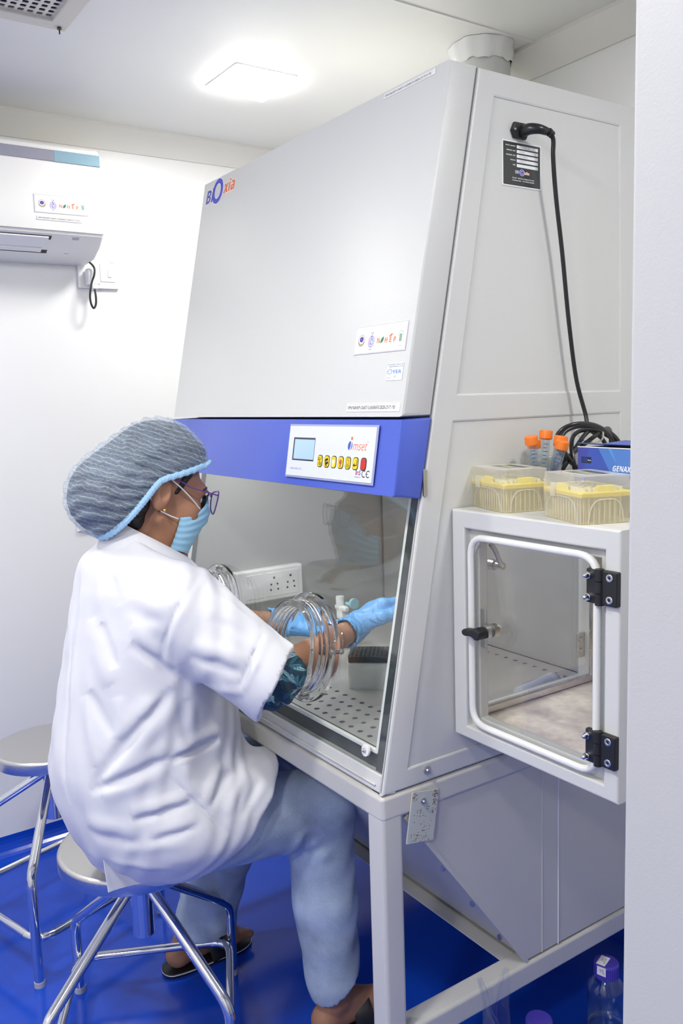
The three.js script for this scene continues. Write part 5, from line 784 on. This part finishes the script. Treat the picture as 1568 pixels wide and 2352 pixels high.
const FOLDS = [                                  // half-width, height (negative: sunken), then the points the fold runs through
  [0.01, -0.011, [-0.309, 0.920, 0.247], [-0.321, 0.869, 0.295], [-0.345, 0.811, 0.345], [-0.380, 0.740, 0.389]],
  [0.016, 0.009, [-0.309, 0.896, 0.237], [-0.317, 0.847, 0.288], [-0.336, 0.792, 0.335], [-0.361, 0.748, 0.372]],
  [0.018, 0.005, [-0.313, 0.927, 0.265], [-0.332, 0.870, 0.316], [-0.365, 0.802, 0.367]],
  [0.009, -0.01, [-0.386, 0.731, 0.394], [-0.345, 0.753, 0.353], [-0.321, 0.773, 0.310], [-0.311, 0.789, 0.260]],
  [0.014, 0.006, [-0.350, 0.768, 0.357], [-0.322, 0.795, 0.308], [-0.311, 0.814, 0.262]],
  [0.014, 0.007, [-0.364, 0.722, 0.377], [-0.327, 0.747, 0.326], [-0.310, 0.763, 0.265]],
  [0.012, 0.009, [-0.331, 0.695, 0.338], [-0.307, 0.703, 0.286], [-0.302, 0.711, 0.219]],
  [0.008, -0.009, [-0.330, 0.678, 0.338], [-0.305, 0.687, 0.286], [-0.297, 0.694, 0.225]],
  [0.012, 0.006, [-0.309, 0.652, 0.310], [-0.294, 0.660, 0.268], [-0.288, 0.667, 0.222]],
  [0.008, -0.006, [-0.311, 0.637, 0.314], [-0.290, 0.646, 0.267], [-0.284, 0.651, 0.222]],
  [0.012, 0.004, [-0.344, 0.622, 0.354], [-0.302, 0.627, 0.301], [-0.280, 0.625, 0.241]],
  [0.009, -0.01, [-0.364, 0.962, 0.336], [-0.382, 1.000, 0.341], [-0.406, 1.042, 0.343]],
  [0.018, 0.007, [-0.434, 1.046, 0.351], [-0.406, 0.985, 0.355], [-0.370, 0.929, 0.346]],
  [0.01, -0.007, [-0.411, 0.916, 0.372], [-0.383, 0.876, 0.365], [-0.357, 0.838, 0.352]],
  [0.016, 0.006, [-0.426, 0.901, 0.381], [-0.398, 0.842, 0.382], [-0.374, 0.780, 0.378]],
  [0.014, 0.005, [-0.356, 0.910, 0.338], [-0.346, 0.863, 0.336], [-0.346, 0.831, 0.343]],
  [0.006, -0.005, [-0.510, 1.050, 0.359], [-0.494, 0.952, 0.381], [-0.472, 0.850, 0.404], [-0.451, 0.765, 0.418], [-0.437, 0.691, 0.418]],
  [0.008, 0.003, [-0.518, 1.148, 0.326], [-0.482, 1.055, 0.357], [-0.470, 0.958, 0.378], [-0.452, 0.855, 0.399], [-0.434, 0.769, 0.413], [-0.421, 0.696, 0.412]],
  [0.006, -0.005, [-0.304, 1.125, 0.188], [-0.275, 1.075, 0.244], [-0.296, 1.010, 0.267], [-0.315, 0.940, 0.271]],
  [0.008, 0.004, [-0.299, 1.118, 0.179], [-0.269, 1.071, 0.237], [-0.287, 1.009, 0.260], [-0.311, 0.937, 0.261]],
  [0.012, 0.006, [-0.282, 1.105, 0.186], [-0.252, 1.070, 0.149], [-0.220, 1.029, 0.107]],
  [0.01, -0.007, [-0.265, 0.985, 0.236], [-0.223, 0.975, 0.200], [-0.188, 0.958, 0.162]],
  [0.014, 0.007, [-0.253, 1.013, 0.231], [-0.216, 0.997, 0.189], [-0.185, 0.978, 0.149]],
  [0.01, 0.005, [-0.305, 0.915, 0.190], [-0.221, 0.925, 0.182], [-0.190, 0.923, 0.163]],
  [0.01, -0.004, [-0.245, 1.057, 0.198], [-0.225, 1.039, 0.165], [-0.201, 1.014, 0.135]],
  [0.005, -0.005, [-0.210, 1.022, 0.108], [-0.185, 0.978, 0.149], [-0.197, 0.931, 0.169]],
  [0.007, 0.004, [-0.205, 1.015, 0.100], [-0.179, 0.974, 0.142], [-0.190, 0.925, 0.163]],
  [0.008, -0.013, [-0.310, 0.780, 0.261], [-0.317, 0.786, 0.206], [-0.338, 0.786, 0.145]],
  [0.014, 0.007, [-0.310, 0.797, 0.253], [-0.319, 0.803, 0.200], [-0.340, 0.802, 0.143]],
  [0.004, -0.004, [-0.312, 0.764, 0.276], [-0.296, 0.691, 0.221], [-0.280, 0.612, 0.164]],
  [0.011, 0.008, [-0.293, 0.683, 0.212], [-0.311, 0.712, 0.181], [-0.332, 0.737, 0.144]],
  [0.008, -0.008, [-0.292, 0.673, 0.195], [-0.310, 0.699, 0.161], [-0.331, 0.718, 0.126]],
  [0.012, 0.007, [-0.289, 0.652, 0.165], [-0.309, 0.680, 0.129], [-0.337, 0.704, 0.092]],
  [0.009, -0.006, [-0.289, 0.634, 0.133], [-0.308, 0.665, 0.094], [-0.328, 0.686, 0.064]],
  [0.01, 0.004, [-0.296, 0.642, 0.107], [-0.311, 0.667, 0.073], [-0.323, 0.679, 0.050]],
  [0.011, -0.008, [-0.308, 0.934, 0.244], [-0.315, 0.974, 0.274], [-0.345, 1.011, 0.310]],
  [0.016, 0.007, [-0.302, 0.957, 0.247], [-0.313, 1.002, 0.280], [-0.344, 1.044, 0.307]],
  [0.01, -0.005, [-0.310, 0.893, 0.225], [-0.311, 0.847, 0.230], [-0.313, 0.800, 0.223]],
  [0.012, 0.004, [-0.312, 0.885, 0.211], [-0.314, 0.838, 0.213], [-0.317, 0.800, 0.205]],
  [0.012, 0.005, [-0.325, 0.869, 0.302], [-0.320, 0.893, 0.290], [-0.313, 0.906, 0.266]],
  [0.016, 0.004, [-0.360, 1.101, 0.299], [-0.314, 1.086, 0.280], [-0.281, 1.079, 0.252]],
  [0.012, -0.004, [-0.364, 1.074, 0.312], [-0.321, 1.058, 0.292], [-0.285, 1.052, 0.265]],
  [0.014, -0.003, [-0.444, 1.141, 0.325], [-0.395, 1.114, 0.317], [-0.373, 1.077, 0.316]],
  [0.018, 0.006, [-0.401, 0.674, 0.401], [-0.358, 0.665, 0.371], [-0.317, 0.661, 0.319]],
  [0.012, -0.005, [-0.402, 0.651, 0.398], [-0.354, 0.639, 0.365], [-0.315, 0.634, 0.321]],
  [0.01, 0.004, [-0.376, 0.591, 0.369], [-0.326, 0.582, 0.320], [-0.301, 0.572, 0.271]],
  [0.012, 0.006, [-0.310, 0.763, 0.237], [-0.306, 0.729, 0.232], [-0.299, 0.699, 0.210]]
].map(([w, amp, ...p]) => { const [lo, hi] = bounds(p, w * 2.6); return { w, amp, p, lo, hi }; });
const wob = (x, y, z) => 0.0016 * Math.sin(38 * x + 21 * y + 9 * Math.sin(17 * z + 6 * y)) + 0.0012 * Math.sin(55 * z - 31 * y + 5 * Math.sin(23 * x));
const coatPlain = (x, y, z) => smin(coatBase(x, y, z), Math.min(slvR(x, y, z), slvL(x, y, z)), 0.028);
const coatSdf = (x, y, z) => {
  let d = coatBase(x, y, z);
  const s = Math.min(slvR(x, y, z), slvL(x, y, z));
  d = smin(d, s, 0.022);
  if (Math.abs(d) < 0.06) {
    for (const f of FOLDS) { if (x < f.lo[0] || y < f.lo[1] || z < f.lo[2] || x > f.hi[0] || y > f.hi[1] || z > f.hi[2]) continue; let best = 9, bt = 0; for (let k = 0; k < f.p.length - 1; k++) { const [q, t] = segDist(x, y, z, f.p[k], f.p[k + 1]); if (q < best) { best = q; bt = (k + t) / (f.p.length - 1); } } d -= f.amp * Math.exp(-(best * best) / (f.w * f.w)) * Math.pow(Math.max(0, Math.sin(Math.PI * bt)), 0.7); }
    d += wob(x, y, z);
  }
  const sr = Math.hypot(x - SEAT.x, z - SEAT.z) - SEAT.r; if (y < SEAT.y + 0.02) d = Math.max(d, Math.min(SEAT.y - y, -sr) * 1);
  return d;
};
{
  const g = surfaceNet(coatSdf, [-0.85, 0.43, -0.09], [-0.13, 1.25, 0.47], 0.0062);
  const coat = wear('lab_coat', g, coatM);
  coat.userData.label = 'white short-sleeved lab coat';
  const sh = new THREE.Shape(); sh.moveTo(-0.004, 0.05); sh.lineTo(0.0, -0.032); sh.quadraticCurveTo(0.07, -0.040, 0.145, -0.048); sh.lineTo(0.15, 0.05);
  const tail = extr(sh, 0.0035, 0.001, 10).rotateY(Math.PI / 2), q = tail.attributes.position;      // shape x becomes -z
  for (let i = 0; i < q.count; i++) q.setX(i, q.getX(i) + 0.005 * Math.sin(q.getZ(i) * 38) - 0.5 * Math.pow(Math.max(0, q.getY(i)), 1.3));
  tail.computeVertexNormals(); wear('coat_tail', tail.translate(-0.388, 0.553, 0.372), coatM);
}
{ // collar: stand and fall around the neck, higher at the nape
  const pos = [], idx = [], uv = [], N = 64, prof = [[0.0, 0.0], [0.004, 0.022], [0.012, 0.024], [0.022, 0.008], [0.034, -0.018], [0.042, -0.034], [0.039, -0.0365], [0.030, -0.022], [0.016, 0.006]];
  for (let i = 0; i <= N; i++) { const f = i / N * 1.84 - 0.92, a = f * Math.PI, back = 0.5 + 0.5 * Math.cos(a);
    for (const [o, h] of prof) { const fl = 1 + 0.5 * (1 - back), z0 = 0.203 + Math.cos(a) * 0.072, y = 1.099 + 0.70 * (z0 - 0.13); pos.push(-0.5 + Math.sin(a) * (0.058 + o * fl), y + h * (0.8 + 0.2 * back), 0.203 + Math.cos(a) * (0.072 + o * (0.75 + 0.3 * (1 - back)))); uv.push(i * 0.01, o); } }
  const m = prof.length; for (let i = 0; i < N; i++) for (let k = 0; k < m; k++) { const a = i * m + k, b = i * m + (k + 1) % m; idx.push(a, a + m, b, b, a + m, b + m); }
  const g = new THREE.BufferGeometry(); g.setAttribute('position', new THREE.Float32BufferAttribute(pos, 3)); g.setAttribute('uv', new THREE.Float32BufferAttribute(uv, 2)); g.setIndex(idx); g.computeVertexNormals();
  wear('coat_collar', g, coatM);
}
// printed shirt sleeves showing below the coat cuffs
{
  const leafT = canvasTex(512, 512, (x, w) => { x.fillStyle = '#16364a'; x.fillRect(0, 0, w, w); for (let i = 0; i < 120; i++) { const c = ['#2f6b80', '#8fb6bd', '#1d5068', '#b5cfd0', '#3f7f92', '#0f2938'][Math.floor(rnd() * 6)]; x.save(); x.translate(rnd() * w, rnd() * w); x.rotate(rnd() * 6.3); x.fillStyle = c; const l = 26 + rnd() * 40; x.beginPath(); x.moveTo(-l, 0); x.quadraticCurveTo(0, -l * 0.42, l, 0); x.quadraticCurveTo(0, l * 0.42, -l, 0); x.fill(); x.strokeStyle = '#0f2a3a'; x.lineWidth = 2; x.beginPath(); x.moveTo(-l, 0); x.lineTo(l, 0); for (let k = -2; k < 3; k++) { x.moveTo(k * l / 3, 0); x.lineTo(k * l / 3 + l * 0.2, l * 0.2); } x.stroke(); x.restore(); } });
  leafT.wrapS = leafT.wrapT = THREE.RepeatWrapping; leafT.repeat.set(7, 7);
  const m = std(0xffffff, 0.7, { map: leafT });
  for (const [sh, el, wr] of [[[-0.27, 0.97, 0.14], J.elR, J.wrR], [[-0.715, 0.985, 0.14], J.elL, J.wrL]]) {
    const D = dir3(el, wr), tip = V(el).addScaledVector(D, 0.052).toArray(), f = blend([bone(sh, el, 0.056, 0.056), bone(el, tip, 0.056, 0.053)], 0.02), inn = bone(V(el).addScaledVector(D, 0.03).toArray(), V(el).addScaledVector(D, 0.12).toArray(), 0.041, 0.048);
    const sd = (x, y, z) => { let d = f(x, y, z) + 0.003 * Math.sin(60 * x + 80 * y + 5 * Math.sin(40 * z)) * 0.8; d = Math.max(d, (x - tip[0]) * D.x + (y - tip[1]) * D.y + (z - tip[2]) * D.z - 0.004 * Math.sin(70 * y)); return Math.max(d, -inn(x, y, z)); };
    const [lo, hi] = bounds([sh, el, tip], 0.07); wear('shirt_sleeve', surfaceNet(sd, lo, hi, 0.0048), m).userData.label = 'dark teal leaf-printed shirt sleeve';
  }
}
// jeans: one cloth from hips to hems, wide legs
{
  const jT = field(256, (u, v) => { const n = 0.75 + 0.25 * fbm(u, v, 5, 4) + 0.10 * (hash(Math.floor(u * 256), Math.floor(v * 256)) - 0.5); return [0.74 * n, 0.81 * n, 0.90 * n]; }); jT.colorSpace = THREE.SRGBColorSpace; jT.repeat.set(3.5, 3.5);
  const jean = std(0xffffff, 0.8, { map: jT, bumpMap: rep(weaveT, 10), bumpScale: 0.0002 });
  const leg = (hip, kn, an, w) => { const mid = [(kn[0] + an[0]) / 2, (kn[1] + an[1]) / 2, (kn[2] + an[2]) / 2 + 0.006], end = [an[0] * 0.97 + kn[0] * 0.03, an[1] + 0.03, an[2] * 0.97 + kn[2] * 0.03]; return { f: blend([bone(hip, kn, 0.098, 0.079), bone(kn, mid, 0.078, 0.07), bone(mid, [end[0] + w[0], end[1], end[2] + w[1]], 0.07, w[2])], 0.02), end: [end[0] + w[0], end[1], end[2] + w[1]], kn, an, r: w[2] }; };
  const R = leg(J.hipR, J.knR, J.anR, [0.0, 0.0, 0.062]), L = leg(J.hipL, J.knL, J.anL, [0.005, -0.04, 0.078]);
  for (const q of [R, L]) { const d = dir3(q.an, q.kn); q.inn = bone(V(q.end).addScaledVector(d, -0.09).toArray(), V(q.end).addScaledVector(d, 0.01).toArray(), q.r - 0.0115); }
  const hips = egg([-0.5, 0.585, 0.215], [0.175, 0.095, 0.135]);
  const kneeFolds = [[[-0.33, 0.50, -0.06], [-0.40, 0.47, -0.03]], [[-0.32, 0.47, -0.08], [-0.42, 0.45, -0.05]], [[-0.31, 0.53, -0.02], [-0.36, 0.48, -0.01]]];
  const sd = (x, y, z) => {
    let r = R.f(x, y, z), l = L.f(x, y, z);
    for (const [q, o] of [[R, 0], [L, 1]]) { const dd = o ? l : r; if (dd < 0.03 && y < 0.56) { const ph = y * 62 + (o ? 1.5 : 0) + 2.2 * Math.sin((x + z) * 26) + 8 * (z - q.an[2]), lo = Math.max(0, Math.min(1, (0.56 - y) / 0.1)); const w = 0.0042 * Math.sin(ph) * lo * (0.35 + 0.65 * Math.max(0, Math.sin(y * 11 + 1.2))); if (o) l += w; else r += w; } }
    for (const [a, b] of kneeFolds) { const [q] = segDist(x, y, z, a, b); r -= 0.006 * Math.exp(-q * q / 0.00022); }
    r = Math.max(r, (R.end[1] + 0.018 - 0.75 * (z - R.end[2]) - y) * 0.8); l = Math.max(l, L.end[1] - 0.018 + 0.02 * (z - L.end[2]) - y);
    r = Math.max(r, -R.inn(x, y, z)); l = Math.max(l, -L.inn(x, y, z));
    let d = smin(Math.min(r, l), smax(hips(x, y, z), 0.5 - y, 0.01), 0.02);
    const sr = Math.hypot(x - SEAT.x, z - SEAT.z) - SEAT.r; if (y < SEAT.y + 0.02) d = Math.max(d, Math.min(SEAT.y - y, -sr));
    return d;
  };
  wear('jeans', surfaceNet(sd, [-0.90, 0.06, -0.24], [-0.27, 0.70, 0.36], 0.0066), jean).userData.label = 'light blue denim jeans';
}
// sandals: sole, white welt line, strap
for (const [an, s, dx] of [[J.anR, 1, 0.012], [J.anL, -1, -0.012]]) {
  const sh = new THREE.Shape(), c = (z) => z; // outline in (x, -z)
  sh.moveTo(-0.03, -0.055); sh.bezierCurveTo(-0.045, -0.01, -0.036, 0.05, -0.044, 0.11); sh.bezierCurveTo(-0.046, 0.165, -0.01, 0.185, 0.012, 0.178); sh.bezierCurveTo(0.05, 0.165, 0.05, 0.10, 0.042, 0.06); sh.bezierCurveTo(0.034, 0.02, 0.04, -0.02, 0.032, -0.055); sh.bezierCurveTo(0.02, -0.078, -0.02, -0.078, -0.03, -0.055);
  const sd = part('sandal', person); sd.position.set(an[0] - BASE[0] + dx * 0.4, 0, an[2] - BASE[2]); sd.scale.x = s > 0 ? 1 : -1;
  mesh('sole', extr(sh, 0.012, 0.002, 10).rotateX(-Math.PI / 2).translate(0, 0.001, 0), M.black, sd);
  mesh('welt', extr(sh, 0.0025, 0, 10).rotateX(-Math.PI / 2).scale(1.015, 1, 1.006).translate(0, 0.0075, 0), M.white, sd);
  mesh('strap', [sweep(new THREE.CatmullRomCurve3([[-0.042, 0.012, -0.07], [-0.034, 0.05, -0.062], [0, 0.074, -0.058], [0.034, 0.05, -0.05], [0.043, 0.012, -0.05]].map(V)).getPoints(30), 0.004, 10, false, 0.022)], M.black, sd);
}
// ---------- head: hair, cap, mask, spectacles ----------
{
  const hairM = std(lin(0.012, 0.01, 0.01), 0.45, { bumpMap: rep(brushT, 5), bumpScale: 0.001 });
  const capLine = (z) => { const a = 1.323 - 0.19 * (z - 0.062), b = 1.305 - 1.12 * (z - 0.2); return smin(a, b, 0.012); };
  const cap0 = blend([egg([-0.5, 1.310, 0.177], [0.088, 0.104, 0.104], 0.25), egg([-0.5, 1.272, 0.272], [0.085, 0.084, 0.090], 0.5)], 0.05);
  const hairIn = (x, y, z) => cap0(x, y, z) + 0.0022;
  // hair: under the cap, plus temples and nape below its edge
  const temple = (s) => bone([-0.5 + s * 0.060, 1.305, 0.140], [-0.5 + s * 0.0635, 1.272, 0.165], 0.014, 0.008), nape = blend([bone([-0.455, 1.256, 0.242], [-0.545, 1.256, 0.242], 0.028, 0.028), bone([-0.47, 1.218, 0.242], [-0.53, 1.218, 0.242], 0.022, 0.022)], 0.02);
  const tR = temple(1), tL = temple(-1), fringe = egg(hw([0, 0.075, -0.02]), [0.068, 0.05, 0.068]);
  const hair = (x, y, z) => { let d = smax(hairIn(x, y, z), capLine(z) - 0.004 - y, 0.004); d = Math.min(d, smin(tR(x, y, z), tL(x, y, z), 0.01), fringe(x, y, z)); d = smin(d, nape(x, y, z), 0.012); return d + 0.0012 * Math.sin(x * 300 + y * 190) * Math.sin(z * 260 + y * 90); };
  wear('hair', surfaceNet(hair, [-0.62, 1.16, 0.03], [-0.38, 1.43, 0.39], 0.0048), hairM).userData.label = 'black hair';
  // hair cap: thin pleated fleece over the hair, gathers running to the band
  const cen = [1.30, 0.215], pleat = (x, y, z) => { const a = Math.atan2(y - 1.245, z - 0.06), r = Math.hypot(y - 1.245, z - 0.06); return 0.0024 * Math.sin(a * 62 + 2.2 * Math.sin(r * 34 + x * 30) + 1.2 * Math.sin(x * 60)) * (0.4 + 0.6 * Math.min(1, r * 5)) + 0.0012 * Math.sin(r * 150 + a * 20 + x * 70); };
  const capS = (x, y, z) => { const d = cap0(x, y, z) - 0.004; return Math.abs(d) < 0.03 ? d + pleat(x, y, z) : d; };
  const netT = field(1024, (u, v) => { const q = u + v, w = fbm(u, v, 6, 3), fine = vnoise(u * 420, v * 420, 420, 420), st = vnoise(q * 60 + 3 * w, v * 260, 60, 260), crease = Math.pow(Math.abs(Math.sin((v * 22 + 1.6 * w + u) * Math.PI)), 10); const k = 0.30 + 0.22 * (fine - 0.5) + 0.26 * (st - 0.5) + 0.16 * (w - 0.5) + 0.22 * crease; return [k, k, k]; });
  netT.repeat.set(5, 5);
  const net = new THREE.MeshPhysicalMaterial({ color: lin(0.44, 0.54, 0.66), roughness: 0.7, alphaMap: netT, transparent: true, side: THREE.DoubleSide });
  wear('hair_cap', surfaceNet(capS, [-0.63, 1.15, 0.03], [-0.37, 1.45, 0.40], 0.0036, (x, y, z) => y > capLine(z)), net).userData.label = 'translucent pleated blue-grey hair cap';
  const edge = []; for (const s of [1, -1]) { const seg = []; for (let i = 0; i <= 46; i++) { const z = 0.076 + (0.305 - 0.076) * i / 46, y = capLine(z) + 0.003; let a = 0, b = 0.13; if (cap0(-0.5, y, z) - 0.004 > 0) continue; for (let k = 0; k < 22; k++) { const m = (a + b) / 2; cap0(-0.5 + m, y, z) - 0.004 < 0 ? a = m : b = m; } seg.push([-0.5 + s * a, y, z]); } edge.push(...(s > 0 ? seg : seg.reverse())); }
  const bp = new THREE.CatmullRomCurve3(edge.map(V), true).getPoints(320); bp.forEach((p, i) => { p.y += 0.0014 * Math.sin(i * 1.9); });
  wear('cap_band', sweep(bp, 0.0032, 8, true, 0.0062), std(lin(0.36, 0.60, 0.82), 0.7));
}
const onHead = (g) => g.applyMatrix4(headM);
{ // face mask, in the head's own frame
  const N = 44, Mv = 26, pos = [], idx = [], uv = [];
  for (let j = 0; j <= Mv; j++) for (let i = 0; i <= N; i++) {
    const th = (i / N * 2 - 1) * 1.37, c = Math.cos(th), s = Math.sin(th), as = Math.abs(s), v = j / Mv, top = 0.013 - 0.058 * Math.pow(as, 2.2), bot = -0.120 + 0.012 * as, y = top + (bot - top) * v;
    const nose = Math.exp(-Math.pow((y + 0.030) / 0.034, 2)), dz = 0.103 + 0.020 * nose * c * c - 0.014 * Math.pow(v, 3) * c, w = 0.0665 + 0.003 * v * (1 - v) * 4 - 0.003 * v;
    const pl = 0.0013 * Math.sin(v * 34) * (0.3 + 0.7 * c);
    pos.push(Math.sign(s) * Math.pow(as, 0.82) * (w + pl), y, -Math.pow(c, 0.62) * (dz + pl) + 0.006 * v * as); uv.push(i / N, v);
  }
  for (let j = 0; j < Mv; j++) for (let i = 0; i < N; i++) { const a = j * (N + 1) + i, b = a + N + 1; idx.push(a, b, a + 1, a + 1, b, b + 1); }
  const g = new THREE.BufferGeometry(); g.setAttribute('position', new THREE.Float32BufferAttribute(pos, 3)); g.setAttribute('uv', new THREE.Float32BufferAttribute(uv, 2)); g.setIndex(idx); g.computeVertexNormals();
  const back = g.clone(); const p = back.attributes.position; for (let i = 0; i < p.count; i++) p.setXYZ(i, p.getX(i) * 0.98, p.getY(i), p.getZ(i) + 0.002);
  const mk = wear('face_mask', onHead(merge([g, back])), std(lin(0.33, 0.60, 0.80), 0.7, { side: THREE.DoubleSide, bumpMap: rep(weaveT, 1), bumpScale: 0.0001 })); mk.userData.label = 'pale blue pleated face mask';
  const loops = []; for (const s of [1, -1]) loops.push(rope([[s * 0.056, -0.018, -0.078], [s * 0.068, 0.002, -0.045], [s * 0.0785, 0.022, -0.006], [s * 0.0815, 0.030, 0.016], [s * 0.077, 0.018, 0.036], [s * 0.074, -0.014, 0.038], [s * 0.0745, -0.034, 0.016], [s * 0.070, -0.042, -0.008], [s * 0.0655, -0.046, -0.032]], 0.0015, 60, 6));
  for (const l of loops) wear('ear_loop', onHead(l), M.white);
}
{ // spectacles
  const fm = std(lin(0.16, 0.06, 0.30), 0.25, { metalness: 0.4 }), rim = (s) => [[0.010, 0.016], [0.026, 0.021], [0.052, 0.021], [0.060, 0.012], [0.056, -0.008], [0.044, -0.024], [0.028, -0.026], [0.014, -0.014]].map(([x, y]) => [s * x, y + 0.003, -0.121 + 0.35 * Math.max(0, x - 0.03)]);
  const sp = part('spectacles', person);
  const add = (n, g, m) => mesh(n, onHead(g).translate(-BASE[0], -BASE[1], -BASE[2]), m, sp);
  for (const s of [1, -1]) {
    add('rim', rope(rim(s), 0.0014, 60, 8, true), fm);
    add('temple_arm', rope([[s * 0.060, 0.016, -0.110], [s * 0.070, 0.017, -0.092], [s * 0.076, 0.021, -0.04], [s * 0.079, 0.030, 0.004], [s * 0.077, 0.012, 0.038]], 0.0013, 40, 8), fm);
    const pts = rim(s).map(([x, y]) => [x, y]); const lg = extr(shapeOf(new THREE.CatmullRomCurve3(pts.map(([x, y]) => new THREE.Vector3(x, y, 0)), true).getPoints(40).slice(0, -1).map((p) => [p.x, p.y])), 0.0012); const p = lg.attributes.position; for (let i = 0; i < p.count; i++) p.setZ(i, p.getZ(i) - 0.1215 + 0.35 * Math.max(0, Math.abs(p.getX(i)) - 0.03)); add('lens', lg, glass());
  }
  add('bridge', rope([[-0.010, 0.012, -0.118], [0, 0.016, -0.122], [0.010, 0.012, -0.118]], 0.0013, 12, 8), fm);
  for (const s of [1, -1]) {
    const e = part('eye', person); mesh('eyeball', onHead(new THREE.SphereGeometry(0.0105, 20, 14).translate(s * 0.031, -0.001, -0.0795)).translate(-BASE[0], -BASE[1], -BASE[2]), std(lin(0.7, 0.68, 0.64), 0.2), e);
    mesh('iris', onHead(new THREE.SphereGeometry(0.006, 14, 10).scale(1, 1, 0.4).translate(s * 0.031, -0.001, -0.0885)).translate(-BASE[0], -BASE[1], -BASE[2]), std(lin(0.02, 0.01, 0.008), 0.15), e);
    wear('eyebrow', onHead(rope([[s * 0.014, 0.022, -0.097], [s * 0.03, 0.027, -0.094], [s * 0.048, 0.02, -0.082]], 0.003, 16, 8)), M.black);
    wear('eyelash', onHead(rope([[s * 0.02, 0.006, -0.099], [s * 0.032, 0.009, -0.1], [s * 0.045, 0.004, -0.092]], 0.0022, 14, 8)), M.black);
    wear('earring', onHead(new THREE.SphereGeometry(0.0038, 14, 10).translate(s * 0.082, -0.034, 0.008)), std(lin(0.9, 0.62, 0.15), 0.2, { metalness: 1 }));
  }
}
renderer.render(scene, camera);
